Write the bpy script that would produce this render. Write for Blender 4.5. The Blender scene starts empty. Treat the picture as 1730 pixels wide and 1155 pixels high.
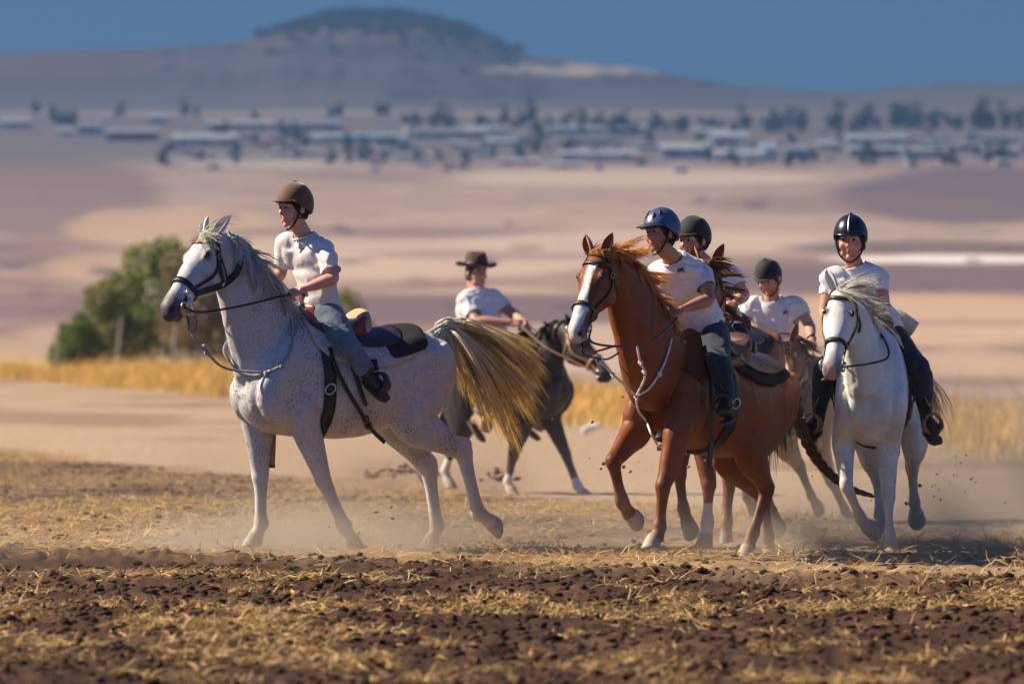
import bpy, bmesh, math, random
import numpy as np
from mathutils import Vector, Matrix, Quaternion

# ------------------------------------------------------------------ scene, camera, light
S = bpy.context.scene
COL = S.collection
CAMZ, F, CU, CV = 1.26, 9611.0, 865.0, 577.5      # camera height, focal length in photo pixels, photo centre

cam_d = bpy.data.cameras.new('camera'); cam = bpy.data.objects.new('camera', cam_d); COL.objects.link(cam)
cam_d.lens = 200.0; cam_d.sensor_width = 36.0; cam_d.clip_start = 0.5; cam_d.clip_end = 30000.0
cam.location = (0, 0, CAMZ); cam.rotation_euler = (math.radians(90), 0, 0)
cam_d.dof.use_dof = True; cam_d.dof.focus_distance = 33.8; cam_d.dof.aperture_fstop = 3.4
S.camera = cam

SUN_TO = Vector((-0.77, 0.13, 0.62)).normalized()   # direction towards the sun
sun_el = math.asin(SUN_TO.z); sun_az = math.atan2(SUN_TO.x, SUN_TO.y)
W = bpy.data.worlds.new('World'); S.world = W; W.use_nodes = True
wn = W.node_tree; wn.nodes.clear()
sky = wn.nodes.new('ShaderNodeTexSky'); sky.sky_type = 'NISHITA'; sky.sun_disc = False
sky.sun_elevation = sun_el; sky.sun_rotation = sun_az
sky.altitude = 300; sky.air_density = 1.0; sky.dust_density = 0.3; sky.ozone_density = 5.0
tint = wn.nodes.new('ShaderNodeMix'); tint.data_type = 'RGBA'; tint.blend_type = 'MULTIPLY'; tint.inputs[0].default_value = 1.0
tint.inputs[7].default_value = (0.115, 0.195, 0.315, 1)
bg = wn.nodes.new('ShaderNodeBackground'); bg.inputs[1].default_value = 0.15
wo = wn.nodes.new('ShaderNodeOutputWorld')
wn.links.new(sky.outputs[0], tint.inputs[6]); wn.links.new(tint.outputs[2], bg.inputs[0]); wn.links.new(bg.outputs[0], wo.inputs[0])
sd = bpy.data.lights.new('sun', 'SUN'); sun = bpy.data.objects.new('sun', sd); COL.objects.link(sun)
sd.energy = 4.6; sd.angle = math.radians(0.53); sd.color = (1.0, 0.86, 0.64)
sun.rotation_euler = SUN_TO.to_track_quat('Z', 'Y').to_euler(); sun.location = (-30, 10, 40)
S.view_settings.view_transform = 'Standard'; S.view_settings.look = 'None'
S.view_settings.exposure = 1.3; S.view_settings.gamma = 1.0; S.view_settings.use_curve_mapping = False
S.render.engine = 'CYCLES'; S.cycles.use_denoising = True; S.cycles.use_adaptive_sampling = True; S.cycles.adaptive_threshold = 0.02
S.cycles.max_bounces = 6; S.cycles.diffuse_bounces = 3; S.cycles.glossy_bounces = 2; S.cycles.transmission_bounces = 4
S.cycles.volume_bounces = 0; S.cycles.transparent_max_bounces = 6
S.cycles.volume_step_rate = 1.0; S.cycles.volume_max_steps = 64

# ------------------------------------------------------------------ helpers
rng = np.random.default_rng(7); random.seed(7)

def vnoise(P, seed=0.0):
    P = np.asarray(P, float); i = np.floor(P); f = P - i; f = f * f * (3 - 2 * f)
    def h(a, b, c):
        s = np.sin((i[:, 0] + a) * 127.1 + (i[:, 1] + b) * 311.7 + (i[:, 2] + c) * 74.7 + seed * 13.7) * 43758.5453
        return s - np.floor(s)
    r = 0
    for a in (0, 1):
        for b in (0, 1):
            for c in (0, 1):
                w = (f[:, 0] if a else 1 - f[:, 0]) * (f[:, 1] if b else 1 - f[:, 1]) * (f[:, 2] if c else 1 - f[:, 2])
                r = r + w * h(a, b, c)
    return r * 2 - 1

def fbm(P, seed=0, oct=4):
    r, a = 0, 0.5
    P = np.asarray(P, float)
    for k in range(oct):
        r = r + a * vnoise(P, seed + k * 3.1); P = P * 2.03 + 11.3; a *= 0.5
    return r

def sstep(a, b, x):
    t = np.clip((np.asarray(x, float) - a) / (b - a), 0, 1); return t * t * (3 - 2 * t)

def V(*a): return Vector(a)

# ---- materials
MATS = {}
def nd(nt, t, **kw):
    n = nt.nodes.new(t)
    for k, v in kw.items(): setattr(n, k, v)
    return n
def material(name, color=(0.5, 0.5, 0.5), rough=0.6, attr=None, nscale=30.0, namt=0.0, bump=0.0, bscale=60.0, spec=0.4,
             metal=0.0, sheen=0.0, transl=0.0, stretch=None, sss=0.0):
    if name in MATS: return MATS[name]
    m = bpy.data.materials.new(name); m.use_nodes = True; nt = m.node_tree; nt.nodes.clear()
    out = nd(nt, 'ShaderNodeOutputMaterial'); p = nd(nt, 'ShaderNodeBsdfPrincipled')
    p.inputs['Roughness'].default_value = rough; p.inputs['Specular IOR Level'].default_value = spec
    p.inputs['Metallic'].default_value = metal
    if sheen: p.inputs['Sheen Weight'].default_value = sheen; p.inputs['Sheen Roughness'].default_value = 0.4
    if sss:
        p.inputs['Subsurface Weight'].default_value = sss; p.inputs['Subsurface Radius'].default_value = (0.01, 0.004, 0.002)
        p.inputs['Subsurface Scale'].default_value = 1.0
    tc = nd(nt, 'ShaderNodeTexCoord'); vec = tc.outputs['Object']
    if stretch:
        mp = nd(nt, 'ShaderNodeMapping'); mp.inputs['Scale'].default_value = stretch; nt.links.new(vec, mp.inputs[0]); vec = mp.outputs[0]
    if attr:
        a = nd(nt, 'ShaderNodeVertexColor', layer_name=attr); csock = a.outputs[0]
    else:
        c = nd(nt, 'ShaderNodeRGB'); c.outputs[0].default_value = (*color, 1); csock = c.outputs[0]
    if namt:
        n = nd(nt, 'ShaderNodeTexNoise'); n.inputs['Scale'].default_value = nscale; n.inputs['Detail'].default_value = 5
        nt.links.new(vec, n.inputs['Vector'])
        mr = nd(nt, 'ShaderNodeMapRange'); mr.inputs[1].default_value = 0.25; mr.inputs[2].default_value = 0.75
        mr.inputs[3].default_value = 1 - namt; mr.inputs[4].default_value = 1 + namt
        nt.links.new(n.outputs[0], mr.inputs[0])
        mx = nd(nt, 'ShaderNodeVectorMath', operation='SCALE'); nt.links.new(csock, mx.inputs[0]); nt.links.new(mr.outputs[0], mx.inputs['Scale'])
        csock = mx.outputs[0]
    nt.links.new(csock, p.inputs['Base Color'])
    if bump:
        n = nd(nt, 'ShaderNodeTexNoise'); n.inputs['Scale'].default_value = bscale; n.inputs['Detail'].default_value = 4
        nt.links.new(vec, n.inputs['Vector'])
        b = nd(nt, 'ShaderNodeBump'); b.inputs['Strength'].default_value = bump; b.inputs['Distance'].default_value = 0.004
        nt.links.new(n.outputs[0], b.inputs['Height']); nt.links.new(b.outputs[0], p.inputs['Normal'])
    sh = p.outputs[0]
    if transl:
        t = nd(nt, 'ShaderNodeBsdfTranslucent'); nt.links.new(csock, t.inputs[0])
        ms = nd(nt, 'ShaderNodeMixShader'); ms.inputs[0].default_value = transl
        nt.links.new(sh, ms.inputs[1]); nt.links.new(t.outputs[0], ms.inputs[2]); sh = ms.outputs[0]
    nt.links.new(sh, out.inputs[0]); MATS[name] = m
    return m

# ---- objects
BASE = {}
def empty(name, mat4, base=(0, 0, 0), label=None, cat=None, group=None):
    o = bpy.data.objects.new(name, None); COL.objects.link(o)
    o.matrix_world = mat4 @ Matrix.Translation(base); o.empty_display_size = 0.1
    BASE[o.name] = Vector(base)
    tag(o, label, cat, group); return o
def tag(o, label=None, cat=None, group=None, kind=None):
    if label: o['label'] = label
    if cat: o['category'] = cat
    if group: o['group'] = group
    if kind: o['kind'] = kind
    return o
def link(name, me, mat=None, parent=None, root=None, smooth=True):
    """link a mesh whose vertices are in the frame of ROOT's maker; parent = thing or part"""
    if isinstance(me, bmesh.types.BMesh):
        b = me; me = bpy.data.meshes.new(name); bmesh.ops.recalc_face_normals(b, faces=b.faces[:]); b.to_mesh(me); b.free()
    if mat is not None:
        for m in (mat if isinstance(mat, (list, tuple)) else [mat]): me.materials.append(m)
    o = bpy.data.objects.new(name, me); COL.objects.link(o)
    if smooth: me.polygons.foreach_set('use_smooth', [True] * len(me.polygons))
    r = root or parent
    if r is not None and r.name in BASE and BASE[r.name].length > 0:
        me.transform(Matrix.Translation(-BASE[r.name]))
    if parent is not None: o.parent = parent
    BASE[o.name] = BASE[r.name] if r is not None and r.name in BASE else Vector((0, 0, 0))
    return o
def coords(me):
    a = np.empty(len(me.vertices) * 3); me.vertices.foreach_get('co', a); return a.reshape(-1, 3)
def normals(me):
    a = np.empty(len(me.vertices) * 3); me.vertices.foreach_get('normal', a); return a.reshape(-1, 3)
def setco(me, P): me.vertices.foreach_set('co', np.asarray(P, float).ravel()); me.update()
def setcol(me, C, name='Col'):
    C = np.asarray(C, float)
    if C.shape[1] == 3: C = np.concatenate([C, np.ones((len(C), 1))], 1)
    at = me.color_attributes.new(name, 'FLOAT_COLOR', 'POINT'); at.data.foreach_set('color', C.ravel())
def pymesh(name, verts, faces):
    me = bpy.data.meshes.new(name); me.from_pydata([tuple(v) for v in verts], [], faces); me.update(); return me

def remesh(bm, voxel, smooth=4, dec=None, fac=0.5):
    me = bpy.data.meshes.new('tmp'); bmesh.ops.recalc_face_normals(bm, faces=bm.faces[:]); bm.to_mesh(me); bm.free()
    ob = bpy.data.objects.new('tmp', me); COL.objects.link(ob)
    r = ob.modifiers.new('r', 'REMESH'); r.mode = 'VOXEL'; r.voxel_size = voxel; r.use_smooth_shade = True
    if smooth:
        s = ob.modifiers.new('s', 'SMOOTH'); s.factor = fac; s.iterations = smooth
    if dec:
        d = ob.modifiers.new('d', 'DECIMATE'); d.ratio = dec
    dg = bpy.context.evaluated_depsgraph_get()
    out = bpy.data.meshes.new_from_object(ob.evaluated_get(dg))
    bpy.data.objects.remove(ob); bpy.data.meshes.remove(me); out.materials.clear()
    return out

# ---- shapes into a bmesh
def ring_loft(bm, rings, cap=True, closed=False):
    vs = [[bm.verts.new(p) for p in r] for r in rings]
    n = len(vs[0])
    for a, b in zip(vs[:-1], vs[1:]):
        for i in range(n):
            bm.faces.new((a[i], a[(i + 1) % n], b[(i + 1) % n], b[i]))
    if closed:
        a, b = vs[-1], vs[0]
        for i in range(n): bm.faces.new((a[i], a[(i + 1) % n], b[(i + 1) % n], b[i]))
    elif cap:
        bm.faces.new(list(reversed(vs[0]))); bm.faces.new(vs[-1])
    return vs
def catmull(pts, sub=4):
    """resample rows (any width) with a Catmull-Rom curve"""
    P = np.asarray([list(p) for p in pts], float); n = len(P)
    if n < 3: 
        return np.array([P[0] + (P[-1] - P[0]) * k / sub for k in range(sub + 1)])
    E = np.vstack([2 * P[0] - P[1], P, 2 * P[-1] - P[-2]]); out = []
    for i in range(n - 1):
        p0, p1, p2, p3 = E[i], E[i + 1], E[i + 2], E[i + 3]
        for k in range(sub):
            t = k / sub
            out.append(0.5 * ((2 * p1) + (-p0 + p2) * t + (2 * p0 - 5 * p1 + 4 * p2 - p3) * t * t + (-p0 + 3 * p1 - 3 * p2 + p3) * t ** 3))
    out.append(P[-1]); return np.array(out)
def limb(bm, pts, radii, lat=(0, 1, 0), n=14, sub=4, cap=True):
    """tapered tube; radii rows = (across, lateral, shift across); across = tangent x lateral"""
    rows = np.array([list(p) + (list(r) + [0] * (3 - len(r)) if hasattr(r, '__len__') else [r, r, 0]) for p, r in zip(pts, radii)], float)
    C = catmull(rows, sub) if sub > 1 else rows
    rings = []; lat = Vector(lat); prev = None
    for i in range(len(C)):
        t = Vector(C[min(i + 1, len(C) - 1), :3] - C[max(i - 1, 0), :3]).normalized()
        L = lat - t * lat.dot(t)
        if L.length < 1e-3: L = prev if prev is not None else t.orthogonal()
        L.normalize(); prev = L; A = t.cross(L)
        c = Vector(C[i, :3]) + A * C[i, 5]
        ra, rl = max(C[i, 3], 1e-4), max(C[i, 4], 1e-4)
        rings.append([c + A * ra * math.cos(2 * math.pi * k / n) + L * rl * math.sin(2 * math.pi * k / n) for k in range(n)])
    return ring_loft(bm, rings, cap)
def ellipsoid(bm, c, r, rot=None, seg=16):
    m = Matrix.Translation(c) @ (rot.to_4x4() if rot is not None else Matrix.Identity(4)) @ Matrix.Diagonal((r[0], r[1], r[2], 1))
    bmesh.ops.create_uvsphere(bm, u_segments=seg, v_segments=max(8, seg * 2 // 3), radius=1.0, matrix=m)
def axes(x, z):
    """rotation whose columns are x, y, z"""
    x = Vector(x).normalized(); z = Vector(z); z = (z - x * z.dot(x)).normalized(); y = z.cross(x)
    return Matrix((x, y, z)).transposed()
def box(bm, c, size, rot=None, bevel=0.0):
    m = Matrix.Translation(c) @ (rot.to_4x4() if rot is not None else Matrix.Identity(4)) @ Matrix.Diagonal((*size, 1))
    g = bmesh.ops.create_cube(bm, size=1.0, matrix=m)
    if bevel:
        es = list({e for v in g['verts'] for e in v.link_edges}); bmesh.ops.bevel(bm, geom=es, offset=bevel, segments=2, affect='EDGES')
def tube(bm, pts, r, n=7, sub=5):
    pts = [Vector(p) for p in pts]
    rr = r if hasattr(r, '__len__') else [r] * len(pts)
    d = (pts[-1] - pts[0]); lat = Vector((0.31, 0.77, 0.55))
    if d.length and abs(d.normalized().dot(lat.normalized())) > 0.9: lat = Vector((1, 0, 0.2))
    return limb(bm, pts, [(x, x) for x in rr], lat=lat, n=n, sub=sub if len(pts) > 2 else 3)
def torus(bm, c, nrm, R, r, n=18, m=7, squash=1.0, xdir=None):
    nrm = Vector(nrm).normalized(); a = Vector(xdir).normalized() if xdir is not None else nrm.orthogonal().normalized()
    a = (a - nrm * a.dot(nrm)).normalized(); b = nrm.cross(a); c = Vector(c)
    rings = []
    for i in range(n):
        t = 2 * math.pi * i / n; d = a * math.cos(t) + b * math.sin(t) * squash; dn = d.normalized()
        rings.append([c + d * R + dn * r * math.cos(2 * math.pi * k / m) + nrm * r * math.sin(2 * math.pi * k / m) for k in range(m)])
    ring_loft(bm, rings, closed=True)
def strap(bm, pts, nrms, width, thick, sub=3):
    """flat leather tape along pts, facing nrms"""
    rows = catmull([list(p) + list(q) for p, q in zip(pts, nrms)], sub)
    rings = []
    for i in range(len(rows)):
        t = Vector(rows[min(i + 1, len(rows) - 1), :3] - rows[max(i - 1, 0), :3]).normalized()
        n_ = Vector(rows[i, 3:6]); n_ = (n_ - t * n_.dot(t)).normalized(); w = t.cross(n_); c = Vector(rows[i, :3])
        rings.append([c + w * width / 2 - n_ * thick / 2, c + w * width / 2 + n_ * thick / 2, c - w * width / 2 + n_ * thick / 2, c - w * width / 2 - n_ * thick / 2])
    ring_loft(bm, rings)
def sheet(bm, grid, thick, nrm=None):
    """thick sheet from a grid of (point, normal)"""
    top = [[bm.verts.new(p + q * thick) for p, q in row] for row in grid]
    bot = [[bm.verts.new(p) for p, q in row] for row in grid]
    R, C = len(grid), len(grid[0])
    for i in range(R - 1):
        for j in range(C - 1):
            bm.faces.new((top[i][j], top[i + 1][j], top[i + 1][j + 1], top[i][j + 1]))
            bm.faces.new((bot[i][j], bot[i][j + 1], bot[i + 1][j + 1], bot[i + 1][j]))
    for i in range(R - 1):
        bm.faces.new((top[i][0], bot[i][0], bot[i + 1][0], top[i + 1][0])); bm.faces.new((top[i][-1], top[i + 1][-1], bot[i + 1][-1], bot[i][-1]))
    for j in range(C - 1):
        bm.faces.new((top[0][j], top[0][j + 1], bot[0][j + 1], bot[0][j])); bm.faces.new((top[-1][j], bot[-1][j], bot[-1][j + 1], top[-1][j + 1]))

def hair_mesh(name, paths, r0, colA, colB, jitter=0.12, tip=0.25):
    """paths: list of (n,3) arrays; three-sided tapering locks; colour root->tip"""
    verts, faces, cols = [], [], []
    for P in paths:
        n = len(P); b = len(verts); k = 1 + jitter * rng.normal()
        T = np.gradient(P, axis=0); T /= np.linalg.norm(T, axis=1)[:, None] + 1e-9
        ref = np.array([0.3, 0.9, 0.25]); A = np.cross(T, ref); A /= np.linalg.norm(A, axis=1)[:, None] + 1e-9; B = np.cross(T, A)
        ph = rng.uniform(0, 6.28); rr = r0 * rng.uniform(0.6, 1.3)
        for i in range(n):
            s = i / (n - 1); r = rr * (0.55 + 0.45 * min(1, s * 4)) * (1 - (1 - tip) * s ** 1.5)
            if i == n - 1: r = rr * 0.05
            for j in range(3):
                a = ph + j * 2.094; verts.append(P[i] + r * (A[i] * math.cos(a) * 1.5 + B[i] * math.sin(a)))
                cols.append(np.clip((np.array(colA) * (1 - s) + np.array(colB) * s) * k, 0, 1))
        for i in range(n - 1):
            for j in range(3):
                faces.append((b + i * 3 + j, b + i * 3 + (j + 1) % 3, b + (i + 1) * 3 + (j + 1) % 3, b + (i + 1) * 3 + j))
    me = pymesh(name, verts, faces); setcol(me, np.array(cols)); return me
def bez(p0, p1, p2, p3, n=9):
    t = np.linspace(0, 1, n)[:, None]; p0, p1, p2, p3 = map(np.array, (p0, p1, p2, p3))
    return p0 * (1 - t) ** 3 + 3 * p1 * t * (1 - t) ** 2 + 3 * p2 * t * t * (1 - t) + p3 * t ** 3

class Frame:
    """a standing place: root point on the ground, heading (degrees, 0 = +X), size"""
    def __init__(s, u, Y, heading, size=1.0, gz=0.0, pitch=0.0):
        s.O = Vector(((u - CU) * Y / F, Y, gz)); s.h = math.radians(heading); s.s = size
        s.M = Matrix.Translation(s.O) @ Matrix.Rotation(s.h, 4, 'Z') @ Matrix.Rotation(math.radians(-pitch), 4, 'Y') @ Matrix.Diagonal((size, size, size, 1)); s.I = s.M.inverted()
        s.c = s.I @ Vector((0, 0, CAMZ))
    def P(s, u, v, y=None, x=None):
        d = s.I.to_3x3() @ Vector(((u - CU) / F, 1, -(v - CV) / F))
        t = (y - s.c.y) / d.y if y is not None else (x - s.c.x) / d.x
        return s.c + d * t
    def pix(s, p):
        w = s.M @ Vector(p); return (CU + F * w.x / w.y, CV - F * (w.z - CAMZ) / w.y)
# ------------------------------------------------------------------ the land: field, track, grass verge, valley, hill
GY = [0, 36, 44, 52, 70, 110, 200, 260]; GZ = [0, 0, -0.06, -0.13, -0.20, -0.15, 0.0, 0.08]
def line_d(X, Y, a, b):
    """signed distance beyond the line a-b (positive = farther)"""
    dx, dy = b[0] - a[0], b[1] - a[1]; L = math.hypot(dx, dy); nx, ny = -dy / L, dx / L
    if ny < 0: nx, ny = -nx, -ny
    return (X - a[0]) * nx + (Y - a[1]) * ny
STUB = ((-6.66, 74.0), (0.65, 46.5)); BANK = ((-3.09, 34.3), (2.55, 29.5)); VERGE = ((-18.0, 200.0), (6.3, 70.0))
HY = [0, 120, 200, 300, 500, 700, 1000, 1500, 2000, 2400, 2750, 3100, 3500]
HZ = [-6, -6, -5, -2.5, 1.5, 7, 17, 36, 58, 74, 96, 121, 143]
RU = [-900, -200, 0, 200, 380, 440, 475, 520, 560, 600, 680, 740, 790, 850, 900, 1000, 1130, 1260, 1400, 1560, 1730, 1900, 2600]
RV = [120, 95, 84, 79, 66, 52, 38, 32, 24, 22, 26, 36, 50, 76, 92, 106, 126, 147, 148, 143, 139, 136, 128]
def land_z(X, Y):
    X = np.asarray(X, float); Y = np.asarray(Y, float)
    near = np.interp(Y, GY, GZ); hill = np.interp(Y, HY, HZ)
    u = CU + F * X / np.maximum(Y, 1); zr = CAMZ + (CV - np.interp(u, RU, RV)) * 4600 / F
    t = np.clip((Y - 3500) / 1100, 0, 1); zr = zr + 5.0 * fbm(np.stack([X / 90, Y / 160, 0 * X], -1).reshape(-1, 3), 91, 4).reshape(X.shape) * np.clip((Y - 3400) / 500, 0, 1); hill = np.where(Y > 3500, 143 + (zr - 143) * (t ** 1.25), hill); hill = np.where(Y > 4600, zr - (Y - 4600) * 0.12, hill)
    d = line_d(X, Y, *VERGE); w = sstep(7, 45, d); z = near * (1 - w) + hill * w
    b = line_d(X, Y, *BANK); return z - 0.055 * (1 - sstep(-0.10, 0.16, b + 0.10 * vnoise(np.stack([X * 1.3, Y * 1.3, 0 * X], -1).reshape(-1, 3), 4).reshape(X.shape)))
us = np.concatenate([np.linspace(-5200, -460, 26)[:-1], np.arange(-460, 2195, 6.0), np.linspace(2195, 6900, 26)[1:]])
ys = np.concatenate([np.linspace(6, 19.5, 10)[:-1], np.arange(19.5, 38, 0.088), np.arange(38, 76, 0.28), 76 * (5200 / 76) ** np.linspace(0, 1, 220)])
U, YY = np.meshgrid(us, ys); XX = (U - CU) * YY / F; ZZ = land_z(XX, YY)
Pf = np.stack([XX, YY, np.zeros_like(XX)], -1).reshape(-1, 3)
dB = line_d(XX, YY, *BANK).ravel(); dS = line_d(XX, YY, *STUB).ravel(); dV = line_d(XX, YY, *VERGE).ravel(); yf = YY.ravel(); xf = XX.ravel()
plough = 1 - sstep(0.0, 0.5, dB + 0.25 * fbm(Pf * (2.5, 2.5, 1), 77, 3)); stub = (1 - sstep(-0.6, 0.8, dS + 1.0 * fbm(Pf * 0.5, 2, 3))) * (1 - plough); track = (1 - plough) * (1 - stub) * (1 - sstep(-0.5, 1.5, dV))
cl = (1 - np.abs(vnoise(Pf * (9, 7, 1), 5))) ** 2 * 0.5 + 0.5 * fbm(Pf * (14, 11, 1), 8, 3) + 0.8 * fbm(Pf * (2.2, 1.8, 1), 2, 3)
ZZ = ZZ + ((plough * 0.052 + stub * 0.022 + track * 0.012) * cl * (yf < 90) + np.exp(-(dB / 0.5) ** 2) * (0.035 * fbm(Pf * (7, 6, 1), 61, 4) + 0.05 * (np.abs(fbm(Pf * (17, 13, 1), 66, 3)) - 0.15))).reshape(ZZ.shape)
vv = CV - F * (ZZ - CAMZ) / YY
# colours of the land
N1 = fbm(Pf * (1.2, 0.9, 1), 3, 4); N2 = fbm(Pf * (0.25, 0.12, 1) + 5, 6, 4)
C = np.tile((0.36, 0.255, 0.17), (len(Pf), 1)).astype(float)
def mixl(C, m, col): m = np.clip(m, 0, 1)[:, None]; return C * (1 - m) + np.array(col) * m
C = mixl(C, track, (0.36, 0.255, 0.17)); C = mixl(C, track * sstep(0.0, 0.3, N2), (0.25, 0.165, 0.11))
C = mixl(C, stub, (0.15, 0.087, 0.052)); C = mixl(C, stub * sstep(-0.05, 0.25, N1 + 0.6 * N2) * 0.85, (0.075, 0.040, 0.026)); C = mixl(C, stub * sstep(0.0, 0.3, -N1) * 0.6, (0.33, 0.225, 0.13))
lft = (1 - sstep(-1.5, 1.6, xf)) * stub * sstep(4.0, 7.5, dB); C = mixl(C, lft * (0.55 + 0.5 * sstep(-0.25, 0.2, N1)), (0.070, 0.037, 0.024)); band = np.exp(-((dB - 2.0) / 2.2) ** 2) * (1 - plough); C = mixl(C, band * 0.55, (0.34, 0.235, 0.14))
C = mixl(C, plough, (0.048, 0.023, 0.0125)); C = mixl(C, plough * sstep(0.05, 0.35, N1) * 0.7, (0.095, 0.050, 0.027))
verge = sstep(-0.5, 1.5, dV) * (1 - sstep(14, 40, dV)); C = mixl(C, verge, (0.42, 0.27, 0.10))
# fields on the far side of the valley: real patches of stubble, fallow and scrub
far = sstep(14, 40, dV); hp = np.stack([xf / 60, yf / 130, 0 * xf], -1); hn = fbm(hp, 12, 5); hn2 = fbm(hp * (3.1, 4.5, 1), 22, 4); fine = fbm(np.stack([xf / 9, yf / 45, 0 * xf], -1), 30, 4)
HC = np.tile((0.36, 0.255, 0.19), (len(Pf), 1)).astype(float); HC = mixl(HC, sstep(-0.02, 0.25, hn), (0.24, 0.165, 0.15)); HC = mixl(HC, sstep(0.12, 0.38, hn2) * 0.7, (0.15, 0.105, 0.11)); HC = mixl(HC, sstep(0.1, 0.3, -hn2) * 0.6, (0.47, 0.35, 0.25)); HC = HC * (1 + 0.35 * fine)[:, None] * (0.84, 0.80, 0.84)
uf, vf = U.ravel(), vv.ravel(); warp = 26 * fbm(np.stack([uf / 90, vf / 30, 0 * uf], -1), 41, 3)
def patch(u, v, ru, rv, col, a=1.0, soft=0.35):
    global HC
    d = ((uf - u + warp) / ru) ** 2 + ((vf - v + warp * rv / max(ru, 1) * 0.9) / rv) ** 2; HC = mixl(HC, a * (1 - sstep(1 - soft, 1 + soft, d)), col)
PALE, CREAM, PLUM, DUSK, TANP = (0.50, 0.40, 0.31), (0.60, 0.52, 0.43), (0.17, 0.115, 0.115), (0.11, 0.08, 0.095), (0.44, 0.30, 0.20)
patch(860, 330, 1700, 90, (0.40, 0.30, 0.24), 0.55); patch(470, 268, 190, 14, CREAM, 0.9); patch(1060, 300, 330, 14, PALE, 0.8); patch(640, 300, 160, 10, PLUM, 0.35); patch(1650, 330, 240, 50, DUSK, 0.85); patch(1420, 345, 260, 18, PLUM, 0.55)
patch(60, 330, 220, 70, PLUM, 0.75); patch(300, 390, 190, 40, TANP, 0.8); patch(640, 392, 320, 9, PLUM, 0.6); patch(620, 440, 420, 34, (0.47, 0.35, 0.27), 0.8); patch(880, 430, 260, 9, PLUM, 0.5); patch(60, 430, 170, 30, PLUM, 0.5); patch(200, 450, 120, 25, TANP, 0.6)
patch(1090, 410, 330, 20, PALE, 0.55); patch(1560, 418, 240, 12, DUSK, 0.75); patch(1620, 438, 230, 7, (0.66, 0.60, 0.56), 1.0, 0.15); patch(1500, 472, 420, 24, (0.15, 0.10, 0.11), 0.95, 0.2); patch(800, 522, 480, 24, (0.15, 0.10, 0.11), 0.95, 0.2)
patch(1550, 540, 380, 44, TANP, 0.95); patch(1600, 545, 150, 6, PLUM, 0.5); patch(1050, 590, 260, 40, (0.42, 0.31, 0.24), 0.8); patch(1560, 620, 260, 30, TANP, 0.8); patch(1640, 645, 120, 9, DUSK, 0.7); patch(1480, 590, 130, 8, PLUM, 0.6); patch(60, 520, 170, 40, PLUM, 0.6); patch(250, 560, 230, 20, TANP, 0.5)
for k in range(46):                                           # scrub dots
    patch(rng.uniform(0, 1730), rng.uniform(330, 520), rng.uniform(8, 34), rng.uniform(3, 8), PLUM if k % 3 else DUSK, rng.uniform(0.4, 0.8))
patch(560, 128, 1500, 62, (0.075, 0.075, 0.085), 0.85, 0.5); patch(865, 215, 2200, 62, (0.13, 0.12, 0.125), 0.85, 0.4); patch(650, 62, 250, 36, (0.045, 0.046, 0.052), 0.4, 0.8); patch(620, 34, 210, 16, (0.032, 0.036, 0.042), 0.7, 0.7); patch(860, 160, 90, 7, (0.06, 0.055, 0.07), 0.8); patch(705, 160, 72, 8, (0.06, 0.055, 0.07), 0.9); patch(340, 156, 60, 4, DUSK, 0.7); patch(980, 118, 170, 7, (0.52, 0.45, 0.36), 0.9); patch(120, 110, 190, 26, PLUM, 0.5)
patch(500, 192, 900, 6, (0.36, 0.29, 0.24), 0.5); patch(865, 232, 1900, 26, (0.17, 0.145, 0.14), 0.55)
for k in range(60): patch(rng.uniform(280, 900), rng.uniform(60, 150), rng.uniform(6, 26), rng.uniform(2, 5), (0.055, 0.05, 0.06), rng.uniform(0.4, 0.9))
C = mixl(C, far, (0, 0, 0)) + HC * far[:, None]
nr, nc = U.shape; idx = np.arange(nr * nc).reshape(nr, nc); quads = np.stack([idx[:-1, :-1], idx[:-1, 1:], idx[1:, 1:], idx[1:, :-1]], -1).reshape(-1, 4)
me = bpy.data.meshes.new('ground'); me.vertices.add(nr * nc); me.vertices.foreach_set('co', np.stack([XX, YY, ZZ], -1).ravel())
me.loops.add(quads.size); me.loops.foreach_set('vertex_index', quads.ravel().astype(np.int32)); me.polygons.add(len(quads)); me.polygons.foreach_set('loop_start', np.arange(0, quads.size, 4, dtype=np.int32)); me.update(calc_edges=True); me.validate()
setcol(me, np.clip(C, 0.005, 1))
M_GROUND = material('field_soil', rough=0.95, attr='Col', nscale=9.0, namt=0.28, bump=0.9, bscale=35, spec=0.15)
ground = tag(link('ground', me, M_GROUND), kind='structure'); ground['label'] = 'ploughed and stubbly field, dirt track and the pale valley beyond'
def surf_z(x, y):
    """height of the built sheet, clods of the relief included"""
    u = CU + F * x / y; i = np.clip(np.searchsorted(us, u) - 1, 0, len(us) - 2); j = np.clip(np.searchsorted(ys, y) - 1, 0, len(ys) - 2)
    a = (u - us[i]) / (us[i + 1] - us[i]); b = (y - ys[j]) / (ys[j + 1] - ys[j])
    return (ZZ[j, i] * (1 - a) + ZZ[j, i + 1] * a) * (1 - b) + (ZZ[j + 1, i] * (1 - a) + ZZ[j + 1, i + 1] * a) * b
def gz(x, y): return float(land_z(np.array([x]), np.array([y]))[0])

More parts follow.
